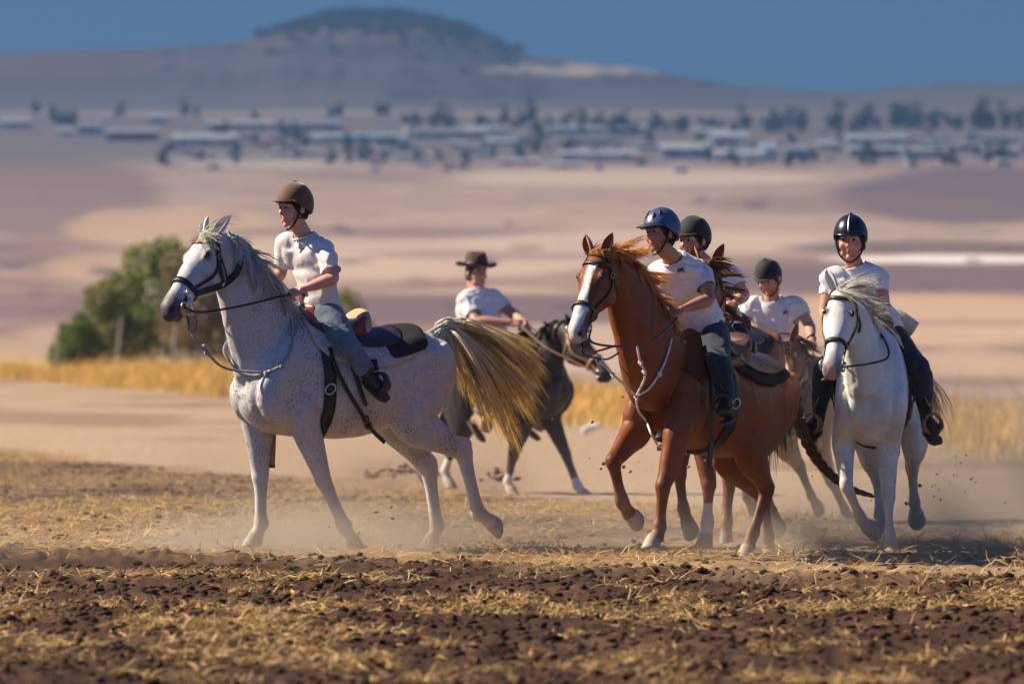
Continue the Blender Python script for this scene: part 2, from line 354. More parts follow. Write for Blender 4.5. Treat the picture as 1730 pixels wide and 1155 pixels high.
# ---- straw, clods and dry grass (nobody could count them)
def scatter_region(n, y0, y1, margin=1.35):
    y = np.sqrt(rng.uniform(y0 ** 2, y1 ** 2, n)); x = rng.uniform(-1, 1, n) * y * 0.09 * margin; return x, y
def blades(name, x, y, z, L, w, lift, cols, mat, label, cat, bend=0.3, upright=None):
    n = len(x); az = rng.uniform(0, 2 * math.pi, n); el = lift if upright is None else upright
    d = np.stack([np.cos(az) * np.cos(el), np.sin(az) * np.cos(el), np.sin(el)], 1); s = np.stack([-np.sin(az), np.cos(az), rng.normal(0, 0.5, n)], 1); s /= np.linalg.norm(s, axis=1)[:, None]
    b = np.stack([x, y, z], 1); mid = b + d * (L * 0.55)[:, None]; d2 = d + np.stack([rng.normal(0, bend, n), rng.normal(0, bend, n), -np.abs(rng.normal(0, bend, n))], 1); tip = mid + d2 * (L * 0.45)[:, None]
    hw = (s * w[:, None]); Vt = np.stack([b - hw, b + hw, mid - hw * 0.9, mid + hw * 0.9, tip - hw * 0.25, tip + hw * 0.25], 1).reshape(-1, 3)
    k = np.arange(n)[:, None] * 6; Fq = np.concatenate([k + np.array([[0, 1, 3, 2]]), k + np.array([[2, 3, 5, 4]])], 0).astype(np.int32)
    me = bpy.data.meshes.new(name); me.vertices.add(len(Vt)); me.vertices.foreach_set('co', Vt.ravel()); me.loops.add(Fq.size); me.loops.foreach_set('vertex_index', Fq.ravel()); me.polygons.add(len(Fq)); me.polygons.foreach_set('loop_start', np.arange(0, Fq.size, 4, dtype=np.int32)); me.update(calc_edges=True)
    setcol(me, np.repeat(cols, 6, 0)); o = link(name, me, mat, smooth=False); return tag(o, label, cat, kind='stuff')
M_STRAW = material('straw', rough=0.6, attr='Col', spec=0.3, transl=0.25)
def straw_cols(n, lo=0.5, hi=1.15): return np.clip(np.array((0.60, 0.385, 0.15)) * rng.uniform(lo, hi, n)[:, None] + rng.normal(0, 0.02, (n, 3)), 0.02, 0.95)
x, y = scatter_region(90000, 19.2, 32); k = line_d(x, y, *BANK) < 0.35; m = fbm(np.stack([x * 0.9, y * 0.5, 0 * x], -1), 17, 3) + rng.normal(0, 0.15, len(x)); m = m + 1.1 * fbm(np.stack([x * 3.6, y * 1.6, 0 * x], -1), 71, 3); k &= m > 0.10; x, y = x[k], y[k]
blades('loose_straw', x, y, surf_z(x, y) + rng.uniform(0.0, 0.02, len(x)), rng.uniform(0.025, 0.11, len(x)) * rng.uniform(0.5, 1.2, len(x)), rng.uniform(0.0013, 0.0046, len(x)), rng.normal(0.15, 0.32, len(x)), straw_cols(len(x), 0.4, 1.3), M_STRAW, 'golden straw scattered over the dark ploughed soil', 'straw')
x, y = scatter_region(75000, 29, 78, 1.25); dS_ = line_d(x, y, *STUB); dB_ = line_d(x, y, *BANK); m = fbm(np.stack([x * 0.7, y * 0.25, 0 * x], -1), 27, 3); k = (dB_ > -0.05) & (dS_ < 0.4 + 1.5 * m) & (m + rng.normal(0, 0.15, len(x)) > -0.1); x, y = x[k], y[k]
x2, y2 = scatter_region(24000, 29.5, 47, 1.25); m2 = fbm(np.stack([x2 * 1.6, y2 * 0.6, 0 * x2], -1), 37, 3) + rng.normal(0, 0.15, len(x2)); k = (line_d(x2, y2, *BANK) > -0.05) & (line_d(x2, y2, *STUB) < 0.6) & (m2 > -0.1); x, y = np.concatenate([x, x2[k]]), np.concatenate([y, y2[k]])
blades('stubble_litter', x, y, surf_z(x, y) + rng.uniform(0.0, 0.02, len(x)), rng.uniform(0.05, 0.16, len(x)), rng.uniform(0.002, 0.0045, len(x)), rng.normal(0.15, 0.28, len(x)), straw_cols(len(x), 0.6, 1.2), M_STRAW, 'trampled pale straw stubble around the horses', 'straw')
ico = bmesh.new(); bmesh.ops.create_icosphere(ico, subdivisions=1, radius=1.0); ico.verts.ensure_lookup_table(); IV = np.array([v.co for v in ico.verts]); IF = np.array([[v.index for v in f.verts] for f in ico.faces]); ico.free()
def clods(name, x, y, r, label, cols, sink=0.3, z=None, mat=None):
    n = len(x); q = IV[None] * (1 + rng.normal(0, 0.22, (n, len(IV), 1))); q = q * r[:, None, None] * np.stack([rng.uniform(0.7, 1.5, n), rng.uniform(0.7, 1.3, n), rng.uniform(0.5, 0.95, n)], 1)[:, None]
    zz = (surf_z(x, y) + r * (0.5 - sink)) if z is None else z; Vt = (q + np.stack([x, y, zz], 1)[:, None]).reshape(-1, 3); Fq = (np.arange(n)[:, None, None] * len(IV) + IF[None]).reshape(-1, 3).astype(np.int32)
    me = bpy.data.meshes.new(name); me.vertices.add(len(Vt)); me.vertices.foreach_set('co', Vt.ravel()); me.loops.add(Fq.size); me.loops.foreach_set('vertex_index', Fq.ravel()); me.polygons.add(len(Fq)); me.polygons.foreach_set('loop_start', np.arange(0, Fq.size, 3, dtype=np.int32)); me.update(calc_edges=True)
    setcol(me, np.repeat(cols, len(IV), 0)); return tag(link(name, me, mat or M_CLOD, smooth=False), label, 'soil', kind='stuff')
M_CLOD = material('soil_clod', rough=0.95, attr='Col', nscale=40, namt=0.3, bump=0.8, bscale=120, spec=0.15)
def soil_cols(n): return np.clip(np.array((0.050, 0.024, 0.013)) * rng.uniform(0.45, 1.8, n)[:, None], 0.01, 1)
x, y = scatter_region(12000, 19.2, 33); k = (line_d(x, y, *BANK) < 0.45); x, y = x[k], y[k]
clods('soil_clods', x, y, np.minimum(rng.gamma(1.6, 0.006, len(x)) + 0.004, 0.028), 'dark crumbly clods of the ploughed strip', soil_cols(len(x)))
x, y = scatter_region(5000, 30, 75); m = fbm(np.stack([x * 0.7, y * 0.25, 0 * x], -1), 27, 3); k = (line_d(x, y, *BANK) > 0) & (line_d(x, y, *STUB) < 0.3) & (m < 0.12); x, y = x[k], y[k]
clods('field_clods', x, y, np.minimum(rng.gamma(1.8, 0.007, len(x)) + 0.004, 0.03), 'brown crumbs of soil among the stubble', soil_cols(len(x)) * 1.5)
# tall dry grass on the verge
n = 28000; t = rng.uniform(-0.12, 1.12, n) ** 1.0; d = rng.gamma(1.6, 3.2, n) - 0.8; ax, ay = VERGE[0]; bx, by = VERGE[1]; Ld = math.hypot(bx - ax, by - ay); nx_, ny_ = -(by - ay) / Ld, (bx - ax) / Ld
if ny_ < 0: nx_, ny_ = -nx_, -ny_
x = ax + (bx - ax) * t + nx_ * d; y = ay + (by - ay) * t + ny_ * d; patchy = fbm(np.stack([x * 0.35, y * 0.12, 0 * x], -1), 51, 3)
h = (0.55 + 0.35 * rng.uniform(size=n)) * np.clip(0.75 + 1.1 * patchy, 0.25, 1.4) * (1 - 0.45 * sstep(0.55, 0.85, t))
blades('dry_grass', x, y, land_z(x, y) - 0.03, h, 0.004 + y * 0.00005 * rng.uniform(0.6, 1.4, n), None, np.clip(np.array((0.74, 0.46, 0.13)) * rng.uniform(0.55, 1.2, n)[:, None], 0, 0.9), M_STRAW, 'golden dry grass along the far edge of the dirt track', 'grass', 0.35, rng.normal(1.35, 0.2, n))
n = 700; t = rng.uniform(0.80, 1.12, n); d = rng.uniform(0, 9, n); x = ax + (bx - ax) * t + nx_ * d; y = ay + (by - ay) * t + ny_ * d
blades('tall_weeds', x, y, land_z(x, y) - 0.03, rng.uniform(0.6, 1.25, n), rng.uniform(0.003, 0.007, n), None, np.clip(np.array((0.42, 0.30, 0.13)) * rng.uniform(0.6, 1.1, n)[:, None], 0, 0.9), M_STRAW, 'sparse tall dry weeds rising above the verge grass', 'weeds', 0.3, rng.normal(1.4, 0.16, n))

# ---- leafy crowns
def leaf_crown(name, clumps, n, size, cols, flat=1.0):
    """leaf quads spread through clumps = (centre, radius)"""
    cs = np.array([c for c, r in clumps]); rs = np.array([r for c, r in clumps]); w = rs ** 2 / (rs ** 2).sum(); k = rng.choice(len(cs), n, p=w)
    d = rng.normal(size=(n, 3)); d /= np.linalg.norm(d, axis=1)[:, None]; p = cs[k] + d * (rs[k] * rng.uniform(0.35, 1.08, n) ** 0.6)[:, None] * (1, 1, flat)
    a = rng.normal(size=(n, 3)); a /= np.linalg.norm(a, axis=1)[:, None]; b = np.cross(a, rng.normal(size=(n, 3))); b /= np.linalg.norm(b, axis=1)[:, None]; s = (size * rng.uniform(0.5, 1.4, n))[:, None]
    Vt = np.stack([p - a * s, p + b * s * 0.45, p + a * s, p - b * s * 0.45], 1).reshape(-1, 3); Fq = np.arange(n * 4, dtype=np.int32).reshape(-1, 4)
    me = bpy.data.meshes.new(name); me.vertices.add(len(Vt)); me.vertices.foreach_set('co', Vt.ravel()); me.loops.add(Fq.size); me.loops.foreach_set('vertex_index', Fq.ravel()); me.polygons.add(n); me.polygons.foreach_set('loop_start', np.arange(0, n * 4, 4, dtype=np.int32)); me.update(calc_edges=True)
    ci = np.array(cols)[rng.integers(len(cols), size=len(cs))][k] * rng.uniform(0.6, 1.3, n)[:, None]; setcol(me, np.repeat(np.clip(ci, 0, 1), 4, 0)); return me
M_LEAF = material('leaf', rough=0.6, attr='Col', spec=0.3, transl=0.3); M_BARK = material('bark', (0.11, 0.08, 0.06), 0.9, namt=0.3, bump=0.8, bscale=30)
GREEN, OLIVE, DRY = (0.16, 0.225, 0.028), (0.20, 0.215, 0.04), (0.23, 0.165, 0.07)
def at_px(u, v, Y): return Vector(((u - CU) * Y / F, Y, CAMZ - (v - CV) * Y / F))
def shrub(u, Y, h, clumps, label, cols, n=1500):
    clumps = [(c * (1.25, 1.2, 1.42), r_ * 1.3) for c, r_ in clumps]; n = int(n * 2.2)
    x = (u - CU) * Y / F; z = gz(x, Y); r = empty('shrub', Matrix.Translation((x, Y, z)), (0, 0, 0), label, 'shrub', None)
    bm = bmesh.new()
    for k in range(5):
        a = rng.uniform(0, 6.28); c = Vector(clumps[k % len(clumps)][0]); tube(bm, [V(0.1 * math.cos(a), 0.1 * math.sin(a), -0.1), c * 0.45 + Vector(rnd3(0.1)), c], [0.06, 0.04, 0.012], n=6, sub=3)
    link('trunk', bm, M_BARK, r); link('crown', leaf_crown('crown', clumps, n, 0.11, cols), M_LEAF, r, smooth=False)
def rnd3(s): return rng.normal(0, s, 3)
def cl_(*a): return [(np.array((x, y, z)), r) for x, y, z, r in a]
shrub(262, 222, 4, cl_((-0.4, 0, 3.1, 0.6), (0.4, 0.3, 3.2, 0.65), (0.0, -0.2, 2.2, 0.9), (-0.6, 0.2, 1.3, 0.8), (0.7, 0, 1.2, 0.9)), 'tallest green shrub behind the fence posts', [GREEN, GREEN, OLIVE], 2200)
shrub(190, 216, 3, cl_((-0.3, 0, 2.0, 0.6), (0.35, 0, 2.3, 0.6), (0.0, 0.2, 1.2, 0.8), (0.6, 0, 0.9, 0.7)), 'rounded green shrub beside the tallest one', [GREEN, OLIVE], 1800)
shrub(128, 210, 2, cl_((0, 0, 0.9, 0.6), (0.45, 0.1, 0.7, 0.5), (-0.4, 0, 0.5, 0.45), (0.2, 0, 1.3, 0.4)), 'low dark green shrub at the end of the bushes', [GREEN], 1200)
shrub(330, 220, 4, cl_((-0.5, 0, 2.9, 0.6), (0.3, 0, 3.3, 0.6), (0.8, 0.2, 2.4, 0.8), (-0.2, -0.1, 1.6, 1.0), (0.9, 0, 1.0, 0.9)), 'brown half-dry bush behind the grey horse\'s head', [DRY, OLIVE, DRY], 2200)
shrub(410, 224, 4, cl_((-0.4, 0, 2.6, 0.7), (0.5, 0, 2.2, 0.8), (0, 0, 1.2, 1.0)), 'dry bush mostly hidden behind the grey horse\'s neck', [DRY, OLIVE], 1600)
shrub(565, 226, 3, cl_((-0.5, 0, 1.9, 0.7), (0.3, 0, 2.1, 0.7), (0.8, 0, 1.3, 0.7), (0, 0, 0.9, 0.9)), 'olive bush showing behind the boy\'s back', [OLIVE, DRY, GREEN], 1500)
M_POST = material('weathered_post', (0.33, 0.28, 0.25), 0.9, namt=0.3, bump=0.5, bscale=30)
for u, vb, vt, lean, lab in ((197, 602, 541, 0.16, 'leaning grey fence post before the rounded green shrub'), (290, 605, 551, 0.14, 'leaning pale fence post before the half-dry bush'), (95, 592, 538, 0.10, 'thin fence post before the low dark shrub'), (385, 612, 560, 0.1, 'fence post beside the grey horse\'s neck')):
    Y = 196.0; b = at_px(u, vb, Y); g = gz(b.x, Y); h = (vb - vt) * Y / F + (b.z - g); bm = bmesh.new(); limb(bm, [V(0, 0, -0.2), V(lean * 0.4, 0, h * 0.5), V(lean, 0, h), V(lean * 1.02, 0, h + 0.04)], [(0.05, 0.05), (0.047, 0.048), (0.044, 0.043), (0.015, 0.015)], n=8)
    o = link('fence_post', bm, M_POST); o.location = (b.x, Y, g); tag(o, lab, 'fence post', 'old fence posts along the verge')

# ---- the town in the haze: every shed, house and tree its own thing
def land_Y(u, v):
    Y = np.linspace(300, 4550, 3000); vvv = CV - F * (land_z((u - CU) * Y / F, Y) - CAMZ) / Y; i = np.argmin(np.abs(vvv - v)); return float(Y[i])
WALLM = {k: material('wall_' + k, c, 0.85, namt=0.12, nscale=0.5) for k, c in dict(white=(0.55, 0.55, 0.57), grey=(0.36, 0.36, 0.38), teal=(0.13, 0.25, 0.30), dark=(0.14, 0.12, 0.13), cream=(0.58, 0.50, 0.40)).items()}
ROOFM = {k: material('roof_' + k, c, 0.6, namt=0.15, nscale=0.4) for k, c in dict(white=(0.44, 0.45, 0.48), grey=(0.27, 0.28, 0.31), blue=(0.36, 0.45, 0.55), dark=(0.12, 0.11, 0.12), red=(0.36, 0.16, 0.11)).items()}
M_GLASS = material('dark_window', (0.05, 0.055, 0.07), 0.2)
def building(u, v, wp, hp, wall, roof, label, group, kind='shed'):
    Y = land_Y(u, v); x = (u - CU) * Y / F; w = wp * Y / F; h = hp * Y / F; dpt = max(8.0, min(30.0, w * 0.6)); z = gz(x, Y)
    r = empty('shed' if kind == 'shed' else kind, Matrix.Translation((x, Y, z - 0.5)), (0, 0, 0), label, 'building', group)
    hw = h * (0.62 if kind == 'shed' else 0.78) + 0.5; bm = bmesh.new(); box(bm, V(0, dpt / 2, hw / 2 - 2), (w, dpt, hw + 4)); link('wall', bm, WALLM[wall], r, smooth=False)
    e = 0.5; bm = bmesh.new(); rh = h + 0.5 - hw; pr = [V(-w / 2 - e, -e, hw + 0.01), V(-w / 2 - e, dpt / 2, hw + rh), V(-w / 2 - e, dpt + e, hw + 0.01)]; ring_loft(bm, [pr, [p + V(w + 2 * e, 0, 0) for p in pr]]); link('roof', bm, ROOFM[roof], r, smooth=False)
    nw = max(1, int(w / 9)); s_ = bmesh.new(); box(s_, V(0, 0, 0), (min(3.0, w * 0.25), 0.2, max(1.0, hw * 0.35))); ms = None
    for k in range(min(nw, 6)):
        if ms is None: o = link('door' if (k == 0 and kind == 'shed') else 'window', s_, M_GLASS, r, smooth=False); ms = o.data
        else: o = bpy.data.objects.new('window', ms); COL.objects.link(o); o.parent = r
        o.location = (-w / 2 + w * (k + 0.5) / min(nw, 6), -0.08, hw * 0.5)
BL = [(25, 216, 50, 16, 'grey', 'white'), (112, 211, 34, 27, 'dark', 'dark'), (110, 229, 22, 13, 'white', 'white'), (152, 228, 40, 24, 'white', 'grey'), (222, 238, 84, 22, 'dark', 'grey'), (345, 247, 110, 22, 'white', 'white'), (405, 219, 112, 17, 'grey', 'white'), (265, 208, 30, 15, 'grey', 'blue'), (520, 221, 112, 18, 'grey', 'grey'), (600, 240, 150, 16, 'grey', 'blue'), (500, 262, 90, 10, 'cream', 'white'),
      (760, 234, 130, 18, 'grey', 'grey'), (820, 225, 70, 12, 'grey', 'white'), (850, 246, 70, 12, 'white', 'blue'), (1010, 226, 160, 15, 'grey', 'blue'), (1000, 242, 92, 14, 'grey', 'grey'), (1012, 271, 132, 18, 'white', 'white'), (955, 285, 60, 12, 'cream', 'white'), (875, 279, 72, 12, 'white', 'white'), (1157, 267, 78, 26, 'grey', 'white'), (1232, 244, 60, 22, 'white', 'white'), (1250, 272, 84, 20, 'white', 'white'), (1200, 229, 62, 12, 'grey', 'white'),
      (1297, 264, 30, 22, 'teal', 'blue'), (1346, 268, 36, 24, 'teal', 'grey'), (1482, 243, 104, 16, 'grey', 'blue'), (1480, 266, 92, 22, 'grey', 'grey'), (1620, 254, 104, 15, 'dark', 'grey'), (1562, 268, 72, 20, 'grey', 'grey'), (1602, 276, 32, 12, 'white', 'red'), (1690, 240, 62, 12, 'dark', 'grey'), (1690, 266, 62, 16, 'dark', 'grey'), (700, 268, 60, 10, 'cream', 'white'), (640, 258, 50, 10, 'white', 'grey'), (1100, 252, 50, 12, 'white', 'grey'), (1400, 252, 40, 14, 'white', 'white')]
desc = {'white': 'white-roofed', 'grey': 'grey-roofed', 'dark': 'dark-roofed', 'blue': 'bluish-roofed', 'red': 'red-roofed'}
for i, (u, v, w, h, a, b) in enumerate(BL):
    size = 'long' if w > 85 else ('mid-sized' if w > 45 else 'small'); sh = 'warehouse' if w > 60 else 'building'
    building(u, v, w, h, a, b, '%s %s %s with %s walls in the hazy valley town' % (size, desc[b], sh, a), 'hazy town buildings, %s %s %s' % (size, b, a))
for k in range(78):
    b = ['white', 'grey', 'red', 'white'][k % 4]; building(rng.uniform(260, 1730), rng.uniform(232, 292), rng.uniform(10, 26), rng.uniform(7, 13), ['white', 'cream', 'grey'][k % 3], b, 'tiny %s house with %s walls in the hazy valley town' % (desc[b], ['white', 'cream', 'grey'][k % 3]), 'tiny town houses, %s %s' % (b, ['white', 'cream', 'grey'][k % 3]), 'house')
Y = land_Y(688, 252); x = (688 - CU) * Y / F; r = empty('water_tower', Matrix.Translation((x, Y, gz(x, Y))), (0, 0, 0), 'slim white tower standing among the town sheds', 'tower'); s = Y / F
bm = bmesh.new(); limb(bm, [V(0, 0, -1), V(0, 0, 24 * s), V(0, 0, 38 * s)], [(5.2 * s,) * 2, (4.8 * s,) * 2, (4.8 * s,) * 2], n=14, sub=1); link('shaft', bm, WALLM['white'], r); bm = bmesh.new(); limb(bm, [V(0, 0, 37 * s), V(0, 0, 40 * s), V(0, 0, 42 * s)], [(6.2 * s,) * 2, (6.0 * s,) * 2, (1 * s,) * 2], n=14, sub=1); link('cap', bm, ROOFM['white'], r)
TM = [leaf_crown('crown', [(np.array((rng.normal(0, 1.8), rng.normal(0, 1.5), 6 + rng.normal(0, 2.0))), rng.uniform(2.0, 3.2)) for _ in range(6)], 260, 1.1, [(0.035, 0.05, 0.03), (0.05, 0.06, 0.035)]) for _ in range(3)]
for m in TM: m.materials.append(M_LEAF)
bm = bmesh.new(); limb(bm, [V(0, 0, -1), V(0.2, 0, 3), V(0, 0, 7)], [(0.5, 0.5), (0.35, 0.35), (0.15, 0.15)], n=7); TB = bpy.data.meshes.new('trunk'); bm.to_mesh(TB); bm.free(); TB.materials.append(M_BARK)
def far_tree(u, v, sc, lab, grp):
    Y = land_Y(u, v); x = (u - CU) * Y / F; r = empty('tree', Matrix.Translation((x, Y, gz(x, Y))) @ Matrix.Rotation(rng.uniform(0, 6), 4, 'Z') @ Matrix.Scale(sc, 4), (0, 0, 0), lab, 'tree', grp)
    for nme, me in (('crown', TM[rng.integers(3)]), ('trunk', TB)): o = bpy.data.objects.new(nme, me); COL.objects.link(o); o.parent = r
for k in range(96):
    u = 685 + 1050 * (k + rng.normal(0, 1.6)) / 96; far_tree(u, 214 + 8 * (u > 900) - 6 * (u > 1500) + rng.normal(0, 3), rng.uniform(0.35, 1.15) * rng.uniform(0.7, 1.0) + 0.2 * (u > 1400), 'dark round tree in the row behind the town', 'trees in the row behind the town')
for u, v in ((560, 200), (575, 199), (640, 197), (652, 198), (310, 197), (330, 198), (60, 195), (200, 199), (90, 208), (430, 204)): far_tree(u, v, rng.uniform(0.5, 0.9), 'small dark tree standing apart at the foot of the hill', 'lone trees at the foot of the hill')
for k in range(84): far_tree(rng.uniform(250, 1730), rng.uniform(232, 285), rng.uniform(0.35, 0.7), 'small dark tree between the town buildings', 'trees between the town buildings')
# wood on the hilltop
n = 620; u = rng.normal(640, 120, n); Yh = 4600 - rng.gamma(1.3, 60, n); k = (u > 430) & (u < 880) & (Yh > 3900); u, Yh = u[k], Yh[k]; xh = (u - CU) * Yh / F; zh = land_z(xh, Yh)
me = leaf_crown('hilltop_wood', [(np.array((a, b, c + 1)), rng.uniform(2.5, 5)) for a, b, c in zip(xh, Yh, zh)], 12000, 1.8, [(0.03, 0.04, 0.03), (0.04, 0.045, 0.035)]); tag(link('hilltop_wood', me, M_LEAF, smooth=False), 'dark wood covering the flat hilltop', 'wood', kind='stuff')

# ---- haze in the valley
bm = bmesh.new(); box(bm, V(0, 2740, 170), (7400, 5600, 370)); hz = link('haze', bm, None, smooth=False); tag(hz, 'pale lavender haze filling the valley', 'haze', kind='stuff')
m = bpy.data.materials.new('haze'); m.use_nodes = True; nt = m.node_tree; nt.nodes.clear(); o_ = nt.nodes.new('ShaderNodeOutputMaterial'); pv = nt.nodes.new('ShaderNodeVolumePrincipled')
pv.inputs['Color'].default_value = (0.085, 0.17, 0.33, 1); pv.inputs['Density'].default_value = 0.00027; pv.inputs['Anisotropy'].default_value = 0.1; nt.links.new(pv.outputs[0], o_.inputs['Volume']); hz.data.materials.append(m)
# ------------------------------------------------------------------ horse
#            x     top    bottom  halfwidth  top-narrowing
TORSO = [(0.715, 1.08, 0.92, 0.07, 1.0), (0.675, 1.17, 0.83, 0.15, 1.0), (0.60, 1.30, 0.755, 0.205, 1.05), (0.48, 1.425, 0.715, 0.235, 1.25),
         (0.34, 1.485, 0.705, 0.255, 1.45), (0.20, 1.43, 0.705, 0.278, 1.3), (0.03, 1.375, 0.705, 0.298, 1.1), (-0.16, 1.37, 0.725, 0.30, 1.05),
         (-0.34, 1.40, 0.785, 0.287, 1.0), (-0.48, 1.425, 0.87, 0.27, 0.95), (-0.60, 1.405, 0.94, 0.24, 0.95), (-0.70, 1.34, 1.0, 0.185, 0.95),
         (-0.765, 1.25, 1.05, 0.115, 1.0), (-0.79, 1.18, 1.10, 0.04, 1.0)]
TR = catmull(TORSO, 6)
def torso_pt(x, phi, off=0.0):
    """point on the trunk; phi 0 = spine, pi/2 = left side"""
    xs = TR[::-1, 0]; g = [float(np.interp(x, xs, TR[::-1, k])) for k in (1, 2, 3, 4)]
    zc = (g[0] + g[1]) / 2 + 0.0; h = (g[0] - g[1]) / 2; s, c = math.sin(phi), math.cos(phi)
    p = g[3] if c > 0 else 0.92
    y = math.copysign(abs(s) ** p, s) * g[2]; z = zc + h * c
    if off:
        e = 1e-3; a = torso_pt(x, phi + e); b = torso_pt(x, phi - e); t = (a - b); n = Vector((0, t.z, -t.y)).normalized()
        if n.dot(Vector((0, s, c))) < 0: n = -n
        return Vector((x, y, z)) + n * off
    return Vector((x, y, z))
def torso_n(x, phi):
    a = torso_pt(x, phi + 1e-3); b = torso_pt(x, phi - 1e-3); t = a - b; n = Vector((0, t.z, -t.y)).normalized()
    return n if n.dot(Vector((0, math.sin(phi), math.cos(phi)))) > 0 else -n

HEAD = [(-0.06, 0.06, -0.07, 0.055), (0.0, 0.085, -0.115, 0.082), (0.08, 0.095, -0.15, 0.098), (0.16, 0.09, -0.185, 0.108), (0.23, 0.082, -0.195, 0.10),
        (0.30, 0.074, -0.155, 0.082), (0.38, 0.066, -0.115, 0.066), (0.46, 0.059, -0.092, 0.058), (0.53, 0.055, -0.088, 0.060), (0.58, 0.046, -0.086, 0.062),
        (0.612, 0.026, -0.078, 0.053), (0.638, -0.008, -0.055, 0.032)]
HD = catmull(HEAD, 4)
class Skull:
    def __init__(s, poll, nose, lat=(0, 1, 0), k=1.0):
        s.o = Vector(poll); s.k = k; s.t = (Vector(nose) - s.o).normalized(); lat = Vector(lat)
        s.l = (lat - s.t * lat.dot(s.t)).normalized(); s.n = s.t.cross(s.l)
    def at(s, t, n, l): return s.o + (s.t * t + s.n * n + s.l * l) * s.k
    def surf(s, t, phi, off=0.0):
        a, b, w = [float(np.interp(t, HD[:, 0], HD[:, k])) for k in (1, 2, 3)]
        c, h = (a + b) / 2, (a - b) / 2; sn, cs = math.sin(phi), math.cos(phi)
        ww = w * (1.0 if cs > 0 else 1 - 0.22 * abs(cs))
        n_ = (s.n * cs * w + s.l * sn * h).normalized()
        return s.at(t, c + h * cs, ww * math.copysign(abs(sn) ** 0.85, sn)) + n_ * off * s.k, n_
    def coords(s, P):
        D = (P - np.array(s.o)) / s.k
        return D @ np.array(s.t), D @ np.array(s.n), D @ np.array(s.l)

def front_leg(bm, J, side):
    """J = elbow, knee, fetlock, coronet (toe goes to the hoof)"""
    E, K, Fe, Co = [Vector(j) for j in J[:4]]
    top = Vector((E.x * 0.5 + 0.26, side * 0.165, 1.06))
    pts = [top, E.lerp(top, 0.35), E, E.lerp(K, 0.3), E.lerp(K, 0.62), E.lerp(K, 0.87), K, K.lerp(Fe, 0.13), K.lerp(Fe, 0.4), K.lerp(Fe, 0.78), Fe, Fe.lerp(Co, 0.55), Co, Co + (Co - Fe).normalized() * 0.02]
    rad = [(0.15, 0.075), (0.135, 0.09), (0.112, 0.085), (0.09, 0.07), (0.073, 0.060), (0.060, 0.052), (0.057, 0.053, 0.003), (0.049, 0.043), (0.042, 0.034), (0.042, 0.035), (0.052, 0.045), (0.040, 0.039), (0.051, 0.050), (0.046, 0.045)]
    limb(bm, pts, rad, n=14, sub=3)
def hind_leg(bm, J, side):
    """J = stifle, hock, fetlock, coronet"""
    St, H, Fe, Co = [Vector(j) for j in J[:4]]
    hip = Vector((-0.52, side * 0.135, 1.20)); up = (St - H).normalized()
    pts = [hip + Vector((0.02, 0, 0.08)), hip, hip.lerp(St, 0.5), St.lerp(hip, 0.12), St.lerp(H, 0.22), St.lerp(H, 0.5), St.lerp(H, 0.78), H, H.lerp(Fe, 0.15), H.lerp(Fe, 0.45), H.lerp(Fe, 0.8), Fe, Fe.lerp(Co, 0.55), Co, Co + (Co - Fe).normalized() * 0.02]
    rad = [(0.19, 0.10), (0.235, 0.125), (0.215, 0.125), (0.175, 0.115), (0.142, 0.098), (0.105, 0.078), (0.074, 0.057), (0.069, 0.053), (0.053, 0.044), (0.043, 0.036), (0.043, 0.037), (0.053, 0.046), (0.041, 0.040), (0.051, 0.050), (0.046, 0.045)]
    limb(bm, pts, rad, n=14, sub=3)
    # point of hock with the tendon running up the back of the gaskin
    d = (H - Fe).normalized(); back = (H - (St + Fe) / 2); back = back - d * back.dot(d)
    back = back.normalized() if back.length > 0.02 else Vector((-1, 0, 0))
    tip = H + back * 0.045 + d * 0.045
    limb(bm, [H.lerp(Fe, 0.3) + back * 0.012, H + back * 0.022, tip, tip.lerp(St, 0.3), tip.lerp(St, 0.6)], [(0.024, 0.022), (0.032, 0.028), (0.028, 0.025), (0.022, 0.018), (0.03, 0.025)], n=10, sub=3)
def hoof_mesh(J, ground, down=Vector((0, 0, -1))):
    Fe, Co, Toe = Vector(J[2]), Vector(J[3]), Vector(J[4]); bm = bmesh.new()
    ax = (Toe - Co); ax = ax.normalized(); lat = Vector((0, 1, 0)); lat = (lat - ax * lat.dot(ax)).normalized(); fo = ax.cross(lat)
    if ground: sn = down
    else: sn = (ax * 0.8 - fo * (0.55 if fo.dot(Vector((Toe - Fe))) > -9 else -0.55)).normalized()
    rings = []; Lh = 0.082
    for k, r in ((-0.10, 0.040), (0.0, 0.0465), (0.35, 0.0515), (0.8, 0.0575), (1.0, 0.060), (1.0, 0.053), (0.93, 0.03)):
        c = Co + ax * Lh * min(k, 1.0)
        kk = max(0, min(1, k)); n_ = (ax * (1 - kk) + sn * kk).normalized()
        f = (fo - n_ * fo.dot(n_)).normalized(); l = n_.cross(f)
        rings.append([c + f * r * 1.08 * math.cos(a) + l * r * 0.96 * math.sin(a) for a in [2 * math.pi * i / 16 for i in range(16)]])
    ring_loft(bm, rings); return bm
